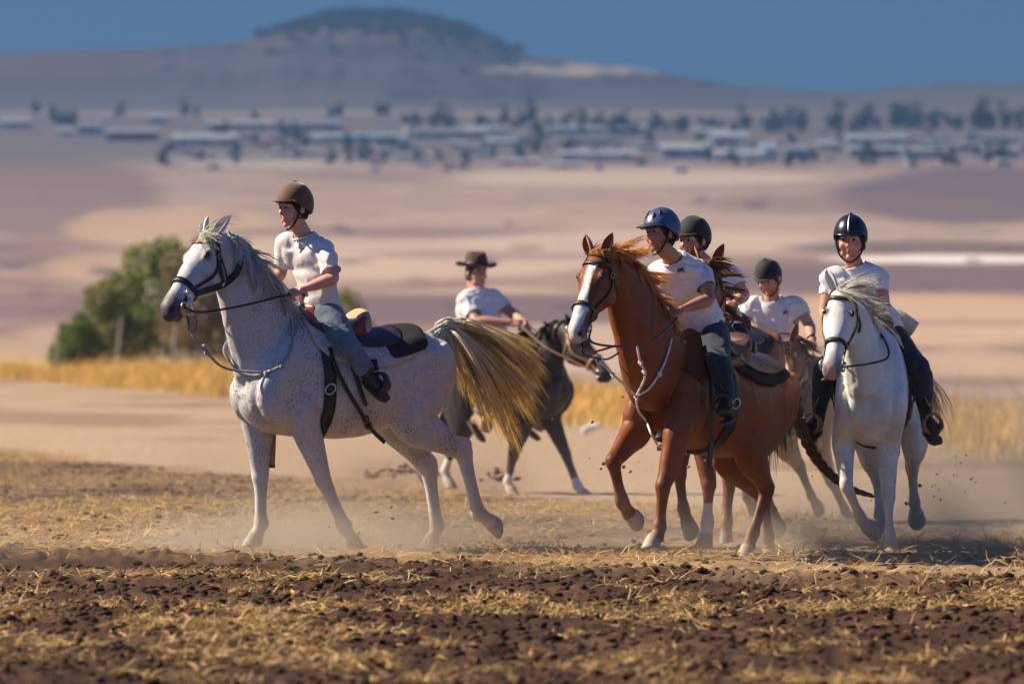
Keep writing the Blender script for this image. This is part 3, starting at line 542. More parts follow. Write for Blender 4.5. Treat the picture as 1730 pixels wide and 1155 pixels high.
def ear_mesh(base, tip, face, w=0.036):
    """cupped pointed ear opening towards FACE"""
    base, tip, face = Vector(base), Vector(tip), Vector(face); t = tip - base; Lh = t.length; t.normalize()
    f = (face - t * face.dot(t)).normalized(); s = t.cross(f); rings = []
    for k, r in ((-0.12, 0.5), (0, 0.62), (0.15, 0.85), (0.35, 1.0), (0.55, 0.92), (0.75, 0.62), (0.9, 0.3), (1.0, 0.04)):
        c = base + t * Lh * k + f * 0.018 * math.sin(k * 2.6); rr = w * r; ring = []
        for i in range(9):                      # outer half tube, then the hollow inside
            a = math.pi * (i / 8) * 1.3 - math.pi * 0.15; ring.append(c + s * rr * math.cos(a) - f * rr * 0.75 * math.sin(a))
        for i in range(8, -1, -1):
            a = math.pi * (i / 8) * 1.3 - math.pi * 0.15; ring.append(c + s * rr * 0.8 * math.cos(a) - f * (rr * 0.75 * math.sin(a) - 0.009 * min(1, r * 1.6)))
        rings.append(ring)
    bm = bmesh.new(); ring_loft(bm, rings); return bm

def seg_dist(P, a, b):
    a, b = np.array(a), np.array(b); d = b - a; t = np.clip(((P - a) @ d) / (d @ d + 1e-9), 0, 1); return np.linalg.norm(P - (a + t[:, None] * d), axis=1)
def leg_mask(P, J, i0, i1, r0=0.08, r1=0.11):
    m = np.full(len(P), 9.0)
    for a, b in zip(J[i0:i1], J[i0 + 1:i1 + 1]): m = np.minimum(m, seg_dist(P, a, b))
    return 1 - sstep(r0, r1, m)
def dent(P, N, c, r, d):
    w = np.exp(-(np.linalg.norm(P - np.array(c), axis=1) / r) ** 2); return P - N * (w * d)[:, None]

def build_horse(sp):
    fr = sp['frame']; name = sp.get('name', 'horse'); root = empty(name, fr.M, (0, 0, 0), sp['label'], 'horse', sp.get('group'))
    sk = Skull(sp['poll'], sp['nose'], sp.get('headlat', (0, 1, 0)), sp.get('headk', 1.0)); legs = dict(sp['legs']); wide = sp.get('wide', 1.0); true_legs = sp['legs']
    for q in legs: legs[q] = [V(j.x, j.y / wide, j.z) if isinstance(j, Vector) else j for j in legs[q]]
    bm = bmesh.new()
    rings = []
    for r in TR:
        ring = []
        for i in range(28): ring.append(torso_pt(r[0], 2 * math.pi * i / 28))
        rings.append(ring)
    ring_loft(bm, rings)
    # neck
    NP = [Vector(p) for p in sp['neck']]; nr = sp.get('neckr', [(0.30, 0.15), (0.245, 0.125), (0.185, 0.10), (0.145, 0.085), (0.12, 0.078)])
    pts = NP + [sk.at(0.02, -0.01, 0)]
    idx = np.linspace(0, len(nr) - 1, len(pts)); nr2 = [(float(np.interp(k, range(len(nr)), [q[0] for q in nr])), float(np.interp(k, range(len(nr)), [q[1] for q in nr]))) for k in idx]
    root_pt = pts[0] + (pts[0] - pts[1]).normalized() * 0.16; limb(bm, [root_pt] + pts, [(nr2[0][0] * 0.62, nr2[0][1] * 0.62)] + nr2, n=18, sub=4)
    # head
    rings = []
    for r in HD: rings.append([sk.surf(r[0], 2 * math.pi * i / 20)[0] for i in range(20)])
    ring_loft(bm, rings)
    R = Matrix((sk.t, sk.l, sk.n)).transposed()
    for s in (-1, 1):
        ellipsoid(bm, sk.at(0.155, 0.046, s * 0.080), Vector((0.050, 0.022, 0.030)) * sk.k, R)          # brow and eye bulge
        ellipsoid(bm, sk.at(0.19, -0.09, s * 0.070), Vector((0.095, 0.034, 0.10)) * sk.k, R)          # jowl
        ellipsoid(bm, sk.at(0.27, 0.012, s * 0.064), Vector((0.10, 0.016, 0.014)) * sk.k, R)           # facial crest
        ellipsoid(bm, sk.at(0.572, 0.0, s * 0.046), Vector((0.036, 0.022, 0.030)) * sk.k, R)           # nostril
    ellipsoid(bm, sk.at(0.555, -0.092, 0), Vector((0.036, 0.034, 0.024)) * sk.k, R)                    # chin
    ellipsoid(bm, sk.at(0.60, -0.035, 0), Vector((0.03, 0.036, 0.03)) * sk.k, R)
    # shoulders, breast, quarters
    for s, q in ((1, 'FL'), (-1, 'FR')):
        J = legs[q]; E = Vector(J[0])
        limb(bm, [V(0.30, s * 0.12, 1.34), V(0.42, s * 0.165, 1.18), V(0.56, s * 0.175, 1.0), V(0.56, s * 0.165, 0.90), E.lerp(V(0.5, s * 0.165, 0.9), 0.5)], [(0.10, 0.05), (0.15, 0.075), (0.125, 0.085), (0.11, 0.085), (0.10, 0.08)], n=12)
        ellipsoid(bm, V(0.635, s * 0.085, 0.95), (0.08, 0.075, 0.12))
        front_leg(bm, J, s)
    for s, q in ((1, 'HL'), (-1, 'HR')):
        hind_leg(bm, legs[q], s)
        ellipsoid(bm, V(-0.42, s * 0.165, 1.235), (0.17, 0.10, 0.115))
        ellipsoid(bm, V(-0.645, s * 0.10, 1.16), (0.135, 0.115, 0.205))
    # dock of the tail
    if 'dock' in sp: limb(bm, sp['dock'], [(0.04, 0.035)] * (len(sp['dock']) - 1) + [(0.02, 0.02)], n=8)
    vox = sp.get('voxel', 0.0098)
    me = remesh(bm, vox, smooth=sp.get('smooth', 7), dec=sp.get('dec'))
    P = coords(me); N = normals(me)
    for s in (-1, 1):
        P = dent(P, N, sk.at(0.585, 0.004, s * 0.062), 0.018, 0.020)         # nostrils
        P = dent(P, N, sk.at(0.13, 0.055, s * 0.085), 0.022, 0.008)          # hollow above the eye
        P = dent(P, N, sk.at(0.34, -0.02, s * 0.075), 0.035, 0.006)          # below the cheek bone
        P = dent(P, N, sk.at(0.30, -0.08, s * 0.085), 0.03, 0.006)
        for t in (0.50, 0.53, 0.56, 0.585): P = dent(P, N, sk.at(t, -0.058, s * 0.055), 0.012, 0.007)   # mouth
        # muscle grooves
        P = dent(P, N, (0.29, s * 0.26, 1.02), 0.10, 0.016); P = dent(P, N, (0.26, s * 0.25, 1.22), 0.09, 0.012)
        P = dent(P, N, (-0.30, s * 0.30, 1.08), 0.085, 0.022); P = dent(P, N, (-0.62, s * 0.22, 1.02), 0.06, 0.012)
        P = dent(P, N, (0.64, s * 0.20, 1.13), 0.06, 0.014); P = dent(P, N, (0.50, s * 0.20, 1.24), 0.05, 0.008)
        P = dent(P, N, (-0.40, s * 0.24, 1.36), 0.06, -0.012)
    for q, J in legs.items():                                # groove between cannon bone and tendon, hollows of knee and hock
        a_, b_ = Vector(J[1]), Vector(J[2]); ax_ = (b_ - a_).normalized(); bk = (V(-1, 0, 0) - ax_ * -ax_.x).normalized()
        for f_ in (0.2, 0.33, 0.46, 0.59, 0.72):
            for s in (-1, 1): P = dent(P, N, a_.lerp(b_, f_) + bk * 0.010 + V(0, s * 0.034, 0), 0.016, 0.0065)
        for s in (-1, 1): P = dent(P, N, a_ + bk * 0.030 + V(0, s * 0.045, 0), 0.022, 0.007); P = dent(P, N, Vector(J[2]) + bk * 0.05, 0.02, -0.004)
    P = dent(P, N, (0.71, 0, 1.0), 0.045, 0.022); P = dent(P, N, (0.72, 0, 0.92), 0.035, 0.014)
    trunk = sstep(0.55, 0.8, P[:, 2]); P = P + N * (fbm(P * 9, 3, 3) * 0.0045 + trunk * ((1 - np.abs(vnoise(P * (6, 6, 3.2) + 3.3, 44))) ** 3 * 0.007 - (1 - np.abs(vnoise(P * (10, 8, 6) + 1.1, 45))) ** 5 * 0.004))[:, None]
    P[:, 1] *= wide + (1 - wide) * sstep(0.55, 0.8, P[:, 0]); legs = true_legs
    setco(me, P); N = normals(me); sk.eyes, sk.nost = {}, {}
    for s in (-1, 1):
        for d_, tgt in ((sk.eyes, sk.at(0.172, 0.080, s * 0.135)), (sk.nost, sk.at(0.625, 0.03, s * 0.075))):
            i = int(np.argmin(np.linalg.norm(P - np.array(tgt), axis=1))); d_[s] = (Vector(P[i]), Vector(N[i]))
    CC = sp['coat'](P, sk, legs)
    for q, J in legs.items(): CC[:, :3] = mixc(CC[:, :3], leg_mask(P, J, 2, 4, 0.06, 0.13) * (0.30 + 0.2 * fbm(P * 12, 6, 3)), (0.36, 0.25, 0.17))   # dust on the pasterns
    CC[:, :3] *= (1 + 0.10 * fbm(P * (26, 26, 60), 15, 2) + 0.10 * fbm(P * 5, 25, 3))[:, None]
    setcol(me, np.clip(CC, 0, 1))
    link('body', me, sp['mat'], root)
    for q in ('FL', 'FR', 'HL', 'HR'):
        link('hoof', hoof_mesh(legs[q], legs[q][5] if len(legs[q]) > 5 else True, (fr.I.to_3x3() @ Vector((0, 0, -1))).normalized()), sp.get('hoofmat') or M_HOOF, root)
    for s in (-1, 1):
        b = bmesh.new(); ep, en = sk.eyes[s]; ellipsoid(b, ep - en * 0.0045, Vector((0.020, 0.0105, 0.0145)) * sk.k, axes(sk.t, sk.t.cross(en) * s)); link('eye', b, M_EYE, root)
    el = sp.get('ears', ((-0.11, 0.09, 0.055), (-0.11, 0.09, -0.055)))
    for s, e in ((1, el[0]), (-1, el[1])):
        b = sk.at(0.0, 0.06, s * 0.045)
        link('ear', ear_mesh(b, b + (sk.t * e[0] + sk.n * e[1] + sk.l * e[2]) * sk.k, sk.n * 0.9 + sk.l * s * 0.35 + sk.t * 0.3), sp['earmat'], root)
    # crest line for the mane
    rows = catmull([list(p) + [r[0], r[1]] for p, r in zip(pts, nr2)], 6); crest = []
    for i in range(len(rows)):
        t = Vector(rows[min(i + 1, len(rows) - 1), :3] - rows[max(i - 1, 0), :3]).normalized(); L = V(0, 1, 0); L = (L - t * L.dot(t)).normalized(); A = t.cross(L)
        if A.z + 0.3 * -A.x < 0: A = -A
        crest.append((Vector(rows[i, :3]) + A * rows[i, 3] * 0.95, A, t))
    return dict(root=root, sk=sk, crest=crest, fr=fr, sp=sp)

M_HOOF = material('hoof_horn', (0.16, 0.13, 0.105), 0.55, namt=0.25, nscale=40, bump=0.3, bscale=90)
M_HOOF_PALE = material('hoof_horn_pale', (0.36, 0.30, 0.23), 0.6, namt=0.25, nscale=40, bump=0.3, bscale=90)
M_EYE = material('horse_eye', (0.010, 0.006, 0.005), 0.22, spec=0.5)
def coat_material(name, specks=0.0, speck_col=(0.09, 0.07, 0.075), rough=0.52, sheen=0.06, spec=0.28, body_from=0.62):
    m = material(name, rough=rough, attr='Col', nscale=14, namt=0.10, bump=0.10, bscale=160, sheen=sheen, spec=spec)
    if specks:
        nt = m.node_tree; p = next(n for n in nt.nodes if n.type == 'BSDF_PRINCIPLED'); src = p.inputs['Base Color'].links[0].from_socket
        tc = nd(nt, 'ShaderNodeTexCoord'); fac = None
        for sc, th in ((95.0, 0.30), (52.0, 0.20)):
            v = nd(nt, 'ShaderNodeTexVoronoi'); v.inputs['Scale'].default_value = sc; nt.links.new(tc.outputs['Object'], v.inputs['Vector'])
            n = nd(nt, 'ShaderNodeTexNoise'); n.inputs['Scale'].default_value = 6.0; n.inputs['Detail'].default_value = 4; nt.links.new(tc.outputs['Object'], n.inputs['Vector'])
            r = nd(nt, 'ShaderNodeMapRange'); r.inputs[1].default_value = 0.40; r.inputs[2].default_value = 0.65; r.inputs[3].default_value = th * 0.75; r.inputs[4].default_value = th * 1.25
            nt.links.new(n.outputs[0], r.inputs[0])
            lt = nd(nt, 'ShaderNodeMath', operation='LESS_THAN'); nt.links.new(v.outputs['Distance'], lt.inputs[0]); nt.links.new(r.outputs[0], lt.inputs[1])
            if fac is None: fac = lt.outputs[0]
            else:
                mx = nd(nt, 'ShaderNodeMath', operation='MAXIMUM'); nt.links.new(fac, mx.inputs[0]); nt.links.new(lt.outputs[0], mx.inputs[1]); fac = mx.outputs[0]
        a = nd(nt, 'ShaderNodeVertexColor', layer_name='Col')
        mu = nd(nt, 'ShaderNodeMath', operation='MULTIPLY'); nt.links.new(fac, mu.inputs[0]); nt.links.new(a.outputs['Alpha'], mu.inputs[1])
        mx = nd(nt, 'ShaderNodeMix'); mx.data_type = 'RGBA'; mx.inputs[7].default_value = (*speck_col, 1)
        nt.links.new(mu.outputs[0], mx.inputs[0]); nt.links.new(src, mx.inputs[6]); nt.links.new(mx.outputs[2], p.inputs['Base Color'])
    return m
def mixc(C, m, col): 
    m = np.clip(m, 0, 1)[:, None]; return C * (1 - m) + np.array(col) * m
# ------------------------------------------------------------------ the six horses
def coat_grey(P, sk, legs):
    t, n, l = sk.coords(P); C = np.tile((0.47, 0.45, 0.455), (len(P), 1)).astype(float)
    d = np.linalg.norm(P - np.array(sk.at(0.28, -0.03, 0)), axis=1); hm = 1 - sstep(0.37, 0.48, d)
    spk = 1 - 0.85 * hm
    q = sstep(0.43, 0.58, t + 0.04 * fbm(P * 30, 2)) * hm; C = mixc(C, q * 0.95, (0.055, 0.045, 0.05))
    for s in (-1, 1):
        e = np.linalg.norm(P - np.array(sk.eyes[s][0]), axis=1); C = mixc(C, (1 - sstep(0.022, 0.055, e)) * 0.85, (0.06, 0.05, 0.055))
        e = np.linalg.norm(P - np.array(sk.nost[s][0]), axis=1); C = mixc(C, 1 - sstep(0.008, 0.03, e), (0.012, 0.01, 0.012))
        C = mixc(C, (1 - sstep(0.0, 0.06, np.abs(t - 0.27) + np.abs(n + 0.04) * 0.4)) * hm * 0.35, (0.25, 0.22, 0.24))
    for J in legs.values():
        m = leg_mask(P, J, 1, 3); C = mixc(C, m * 0.5, (0.54, 0.50, 0.47)); spk = spk * (1 - 0.85 * m)
        m = leg_mask(P, J, 2, 4); C = mixc(C, m * 0.6, (0.60, 0.50, 0.42))
    m = sstep(0.80, 0.72, P[:, 2]) * (np.abs(P[:, 0]) < 0.45); C = mixc(C, m * 0.3, (0.5, 0.38, 0.33))
    spk = spk * (0.7 + 0.3 * sstep(-0.15, 0.15, fbm(P * 3, 9, 3)))
    return np.concatenate([C, spk[:, None]], 1)
def coat_solid(body, low=None, low_from=1, socks=(), muzzle=None, blaze=False, low_amt=0.8):
    def f(P, sk, legs):
        t, n, l = sk.coords(P); C = np.tile(body, (len(P), 1)).astype(float)
        C = C * (1 + 0.18 * fbm(P * 4, 5, 3))[:, None]
        d = np.linalg.norm(P - np.array(sk.at(0.28, -0.03, 0)), axis=1); hm = 1 - sstep(0.37, 0.48, d)
        if low:
            for J in legs.values(): C = mixc(C, leg_mask(P, J, low_from, 4) * low_amt, low)
        for q, amt in socks:
            J = legs[q]; m = leg_mask(P, J, 2, 4, 0.075, 0.085)
            if amt > 1:
                b = Vector(J[2]).lerp(Vector(J[1]), 0.35); m = np.maximum(m, 1 - sstep(0.05, 0.058, seg_dist(P, J[2], b)))
            C = mixc(C, m, (0.62, 0.58, 0.54))
        if muzzle: C = mixc(C, sstep(0.46, 0.57, t + 0.03 * fbm(P * 25, 2)) * hm, muzzle)
        if blaze:
            wv = 0.030 + 0.012 * np.sin(t * 17 + 1) + 0.018 * fbm(P * 14, 8, 3) + 0.02 * sstep(0.4, 0.6, t)
            m = (1 - sstep(0.85, 1.1, np.abs(l - 0.008) / np.maximum(wv, 0.008))) * sstep(0.06, 0.09, t) * hm * sstep(-0.03, 0.01, n - 0.0)
            C = mixc(C, m, (0.70, 0.67, 0.64)); m = sstep(0.54, 0.60, t) * hm * (np.abs(l) < 0.045); C = mixc(C, m * 0.8, (0.55, 0.42, 0.38))
        for s in (-1, 1):
            e = np.linalg.norm(P - np.array(sk.eyes[s][0]), axis=1); C = mixc(C, (1 - sstep(0.018, 0.035, e)) * 0.8, (0.02, 0.012, 0.01))
            e = np.linalg.norm(P - np.array(sk.nost[s][0]), axis=1); C = mixc(C, 1 - sstep(0.010, 0.026, e), (0.012, 0.008, 0.01))
        return np.concatenate([C, np.ones((len(C), 1))], 1)
    return f
def coat_white(P, sk, legs):
    C = coat_solid((0.60, 0.59, 0.575), muzzle=None)(P, sk, legs); t, n, l = sk.coords(P)
    c3 = C[:, :3]; c3[:] = np.minimum(c3, 0.74)
    d = np.linalg.norm(P - np.array(sk.at(0.28, -0.03, 0)), axis=1); hm = 1 - sstep(0.37, 0.48, d)
    q = sstep(0.46, 0.60, t + 0.06 * fbm(P * 18, 4)) * hm; c3 = mixc(c3, q * 0.8, (0.13, 0.11, 0.12))
    m = sstep(0.56, 0.61, t) * hm * (np.abs(l) < 0.03); c3 = mixc(c3, m, (0.48, 0.27, 0.25))
    for J in legs.values(): c3 = mixc(c3, leg_mask(P, J, 1, 4) * 0.35, (0.5, 0.42, 0.35))
    spk = 0.9 * sstep(-0.05, 0.3, fbm(P * 5, 19, 3)) * (1 - hm)
    return np.concatenate([c3, spk[:, None]], 1)

def leg(fr, y, *px, ground=True, x=None):
    J = []
    for i, p in enumerate(px):
        yy = y[min(i, len(y) - 1)] if hasattr(y, '__len__') else y
        if x is not None: J.append(fr.P(p[0], p[1], x=x[min(i, len(x) - 1)]))
        else: J.append(fr.P(p[0], p[1], y=yy))
    J.append(ground); return J

M_GREY = coat_material('coat_fleabitten_grey', specks=1.0)
M_WHITE = coat_material('coat_white', specks=1.0, speck_col=(0.25, 0.22, 0.22))
M_CHEST = coat_material('coat_chestnut', rough=0.5, spec=0.22, sheen=0.04); M_DARK = coat_material('coat_dark_brown', rough=0.5, spec=0.25, sheen=0.1); M_BAY = coat_material('coat_bay', rough=0.42)
M_EAR_G = material('ear_grey', (0.50, 0.48, 0.48), 0.7, namt=0.15, bump=0.3); M_EAR_C = material('ear_chestnut', (0.24, 0.075, 0.028), 0.6, namt=0.15)
M_EAR_D = material('ear_dark', (0.03, 0.02, 0.018), 0.6, namt=0.15); M_EAR_B = material('ear_bay', (0.20, 0.085, 0.045), 0.6, namt=0.15)
M_HAIR = material('horse_hair', rough=0.45, attr='Col', spec=0.4, transl=0.5)

LY, RY = (0.165, 0.15, 0.135, 0.13, 0.13), (-0.165, -0.15, -0.135, -0.13, -0.13)
f1 = Frame(562, 34.4, 212, 0.96, 0.0, 3.0)
H1 = build_horse(dict(frame=f1, label='flea-bitten grey horse with long yellow tail streaming behind', mat=M_GREY, earmat=M_EAR_G, coat=coat_grey, hoofmat=M_HOOF_PALE,
    neck=[f1.P(468, 612, y=0), f1.P(440, 552, y=0), f1.P(413, 492, y=0.01), f1.P(389, 441, y=0.02)], poll=f1.P(361, 412, y=0.03), nose=f1.P(286, 518, y=0.18), headlat=(-0.25, 1, 0), headk=1.02,
    neckr=[(0.31, 0.15), (0.25, 0.125), (0.195, 0.10), (0.15, 0.085), (0.115, 0.075)],
    ears=((-0.165, 0.015, 0.05), (-0.165, 0.02, -0.04)), dock=[V(-0.64, 0, 1.36), V(-0.74, 0, 1.41), V(-0.84, 0, 1.41), V(-0.92, 0, 1.37)],
    legs=dict(FL=leg(f1, LY, (513, 712), (547, 812), (581, 888), (592, 908), (601, 926)), FR=leg(f1, RY, (436, 712), (440, 808), (441, 884), (433, 904), (424, 922)),
              HL=leg(f1, LY, (692, 712), (782, 762), (808, 866), (828, 880), (846, 896), ground=False), HR=leg(f1, RY, (660, 700), (724, 792), (738, 890), (730, 910), (722, 926)))))
f2 = Frame(1188, 33.4, 238, 0.93, -0.06, 11.0)
H2 = build_horse(dict(frame=f2, label='chestnut horse with white blaze and long braided tail', mat=M_CHEST, earmat=M_EAR_C, hoofmat=M_HOOF_PALE, wide=0.9, coat=coat_solid((0.175, 0.045, 0.0105), (0.10, 0.027, 0.010), 1, (), (0.22, 0.13, 0.11), True, 0.6),
    neck=[f2.P(1112, 628, y=0), f2.P(1085, 565, y=0), f2.P(1060, 505, y=0), f2.P(1040, 465, y=0)], poll=f2.P(1016, 442, y=0), nose=f2.P(968, 572, y=0.03), headk=0.95,
    neckr=[(0.31, 0.16), (0.26, 0.135), (0.20, 0.105), (0.15, 0.088), (0.115, 0.075)],
    ears=((-0.16, 0.03, 0.03), (-0.16, 0.03, -0.07)), dock=[V(-0.70, 0, 1.33), V(-0.81, 0, 1.30), V(-0.88, 0, 1.20)],
    legs=dict(FL=leg(f2, LY, (1140, 735), (1117, 822), (1111, 889), (1106, 908), (1097, 928), ground=True), FR=leg(f2, RY, (1077, 728), (1040, 780), (1054, 846), (1066, 868), (1080, 886), ground=False),
              HL=leg(f2, LY, (1264, 756), (1296, 826), (1272, 900), (1264, 924), (1257, 945)), HR=leg(f2, RY, (1222, 762), (1290, 838), (1298, 908), (1299, 926), (1300, 944)))))
f3 = Frame(850, 52.0, -38, 0.97, -0.13)
H3 = build_horse(dict(frame=f3, label='dark brown horse with white feet and its head lowered', mat=M_DARK, earmat=M_EAR_D, coat=coat_solid((0.030, 0.020, 0.019), None, 1, (('FL', 1), ('FR', 1), ('HR', 1.5)), None), voxel=0.012, hoofmat=M_HOOF_PALE,
    neck=[f3.P(905, 655, y=0), f3.P(918, 612, y=0), f3.P(930, 585, y=0), f3.P(945, 568, y=0)], poll=f3.P(962, 563, y=0), nose=f3.P(1022, 628, y=0), dock=[V(-0.70, 0, 1.33), V(-0.80, 0, 1.28), V(-0.86, 0, 1.15)],
    legs=dict(FR=leg(f3, RY, (878, 728), (866, 773), (858, 813), (862, 824), (868, 836)), FL=leg(f3, LY, (930, 706), (956, 768), (976, 820), (984, 831), (994, 840)),
              HR=leg(f3, RY, (783, 715), (764, 755), (752, 795), (757, 812), (764, 826)), HL=leg(f3, LY, (768, 715), (722, 750), (712, 800), (716, 812), (722, 824)))))
f4 = Frame(1216, 35.2, 250, 0.96)
H4 = build_horse(dict(frame=f4, label='reddish brown horse half hidden behind the chestnut, one white sock', mat=M_CHEST, earmat=M_EAR_C, coat=coat_solid((0.15, 0.045, 0.02), (0.10, 0.036, 0.022), 2, (('FL', 1.5),), (0.05, 0.03, 0.03)), voxel=0.0125,
    neck=[f4.P(1178, 628, x=0.52), f4.P(1182, 560, x=0.64), f4.P(1190, 505, x=0.72)], poll=f4.P(1196, 462, x=0.78), nose=f4.P(1180, 560, x=1.12), ears=((-0.16, 0.03, 0.06), (-0.16, 0.03, -0.04)),
    dock=[V(-0.70, 0, 1.33), V(-0.80, 0, 1.28), V(-0.86, 0, 1.15)],
    legs=dict(FR=leg(f4, None, (1150, 735), (1148, 800), (1155, 860), (1161, 880), (1168, 900), x=(0.40, 0.46, 0.34, 0.31, 0.28), ground=False), FL=leg(f4, None, (1186, 738), (1198, 820), (1195, 882), (1192, 904), (1189, 925), x=(0.40, 0.46, 0.46, 0.49, 0.52)),
              HL=leg(f4, None, (1238, 770), (1233, 808), (1227, 884), (1226, 906), (1226, 928), x=(-0.22, -0.46, -0.40, -0.37, -0.33)), HR=leg(f4, None, (1240, 760), (1290, 815), (1304, 866), (1308, 876), (1312, 886), x=(-0.32, -0.7, -0.78, -0.8, -0.82), ground=False))))
f5 = Frame(1327, 41.0, 238, 0.85, -0.05)
H5 = build_horse(dict(frame=f5, label='brown horse with dark lower legs coming behind the white one', mat=M_BAY, earmat=M_EAR_B, wide=0.93, coat=coat_solid((0.20, 0.072, 0.03), (0.025, 0.018, 0.017), 1, (), (0.05, 0.03, 0.028), False, 0.9), voxel=0.0125,
    neck=[f5.P(1318, 668, x=0.54), f5.P(1326, 630, x=0.68), f5.P(1331, 602, x=0.80)], poll=f5.P(1334, 588, x=0.92), nose=f5.P(1336, 668, x=1.22), ears=((-0.13, 0.07, 0.09), (-0.13, 0.07, -0.09)),
    dock=[V(-0.70, 0, 1.33), V(-0.82, 0, 1.28), V(-0.90, 0, 1.15)],
    legs=dict(FL=leg(f5, LY, (1296, 735), (1280, 780), (1288, 840), (1290, 858), (1292, 874)), FR=leg(f5, RY, (1258, 735), (1250, 780), (1262, 840), (1268, 850), (1274, 862), ground=False),
              HR=leg(f5, RY, (1322, 742), (1352, 790), (1370, 836), (1378, 850), (1386, 866), ground=False), HL=leg(f5, LY, (1378, 742), (1405, 812), (1428, 862), (1436, 872), (1443, 884)))))
f6 = Frame(1478, 34.75, 264, 0.97, -0.05)
H6 = build_horse(dict(frame=f6, label='white horse with dark muzzle ridden by the boy in the striped helmet', mat=M_WHITE, earmat=M_EAR_G, coat=coat_white, hoofmat=M_HOOF_PALE, wide=0.87,
    neck=[f6.P(1460, 622, x=0.54), f6.P(1448, 570, x=0.68), f6.P(1436, 532, x=0.80)], poll=f6.P(1424, 502, x=0.90), nose=f6.P(1408, 604, x=1.19), headlat=(0, 1, 0), headk=0.95, ears=((-0.13, 0.0, 0.06), (-0.16, 0.02, -0.075)),
    dock=[V(-0.70, 0, 1.33), V(-0.80, 0.03, 1.28), V(-0.88, 0.05, 1.15)],
    legs=dict(FR=leg(f6, None, (1425, 752), (1430, 818), (1455, 876), (1464, 887), (1477, 897), x=(0.42, 0.50, 0.26, 0.20, 0.14), ground=False), FL=leg(f6, None, (1500, 758), (1501, 842), (1503, 903), (1505, 918), (1506, 933), x=(0.40, 0.42, 0.40, 0.43, 0.46)),
              HR=leg(f6, None, (1468, 750), (1484, 812), (1486, 870), (1490, 884), (1494, 896), x=(-0.25, -0.50, -0.45, -0.42, -0.38)), HL=leg(f6, None, (1546, 738), (1541, 790), (1545, 848), (1547, 864), (1549, 880), x=(-0.28, -0.60, -0.68, -0.74, -0.80), ground=False))))
# ------------------------------------------------------------------ saddles, bridles, reins, ropes
from mathutils.bvhtree import BVHTree
def body_of(H): return next(c for c in H['root'].children if c.name.split('.')[0] == 'body')
def bvh(me): return BVHTree.FromPolygons([v.co.copy() for v in me.vertices], [tuple(p.vertices) for p in me.polygons])
for H in (H1, H2, H3, H4, H5, H6): H['bvh'] = bvh(body_of(H).data)
def hit(H, u, v, off=0.012):
    """point on the horse's hide seen at a photo pixel, lifted by OFF"""
    fr = H['fr']; d = (fr.I.to_3x3() @ Vector(((u - CU) / F, 1, -(v - CV) / F))).normalized()
    p, n, i, _ = H['bvh'].ray_cast(fr.c, d)
    if p is None: return None, None
    return p + n * off, n
def snap(H, p, off=0.01):
    q, n, i, d = H['bvh'].find_nearest(Vector(p)); return q + n * off, n

M_BLACK = material('black_leather', (0.012, 0.011, 0.013), 0.45, namt=0.3, bump=0.3, bscale=120)
M_BROWN = material('brown_leather', (0.065, 0.028, 0.016), 0.42, namt=0.3, bump=0.3, bscale=120)
M_TAN = material('tan_leather', (0.30, 0.17, 0.085), 0.55, namt=0.25, bump=0.3, bscale=120)
M_RED = material('red_brown_leather', (0.16, 0.03, 0.016), 0.35, namt=0.3, bump=0.2, bscale=120)
M_PURPLE = material('dark_plum_leather', (0.035, 0.018, 0.032), 0.42, namt=0.3, bump=0.3, bscale=120)
M_SUEDE = material('pale_suede', (0.42, 0.29, 0.17), 0.85, namt=0.2, bump=0.4, bscale=150)
M_STEEL = material('dull_steel', (0.55, 0.55, 0.57), 0.35, metal=1.0)
M_BRASS = material('brass', (0.62, 0.42, 0.16), 0.35, metal=1.0)
M_ROPE = material('white_rope', (0.62, 0.58, 0.53), 0.8, namt=0.3, bump=0.8, bscale=200)
M_GREYROPE = material('grey_rope', (0.30, 0.27, 0.26), 0.8, namt=0.4, bump=0.8, bscale=200)
M_PAD_B = material('black_felt', (0.014, 0.012, 0.014), 0.95, namt=0.3, bump=0.8, bscale=80)
M_PAD_G = material('grey_fleece', (0.42, 0.40, 0.40), 0.95, namt=0.25, bump=0.9, bscale=70)
M_FLEECE = material('cream_fleece', (0.55, 0.49, 0.38), 0.95, namt=0.2, bump=0.9, bscale=70)

def drape(H, x0, x1, ph, off, thick, nx=22, nph=25, sides=(-1, 1), pw=6, ph0=0.0):
    """saddle cloth shaped to the trunk, rounded corners"""
    bm = bmesh.new(); xc, hw = (x0 + x1) / 2, (x1 - x0) / 2; grid = []
    for i in range(nx):
        x = x0 + (x1 - x0) * i / (nx - 1); e = max(0.02, 1 - abs((x - xc) / hw) ** pw) ** (1 / pw); row = []
        for j in range(nph):
            a = -1 + 2 * j / (nph - 1); f = ph0 + (ph - ph0) * 1.0
            p = torso_pt(x, a * (ph * e)); n = torso_n(x, a * ph * e); q, n2 = snap(H, p + n * 0.05, off)
            row.append((q, n2))
        grid.append(row)
    sheet(bm, grid, thick); return bm

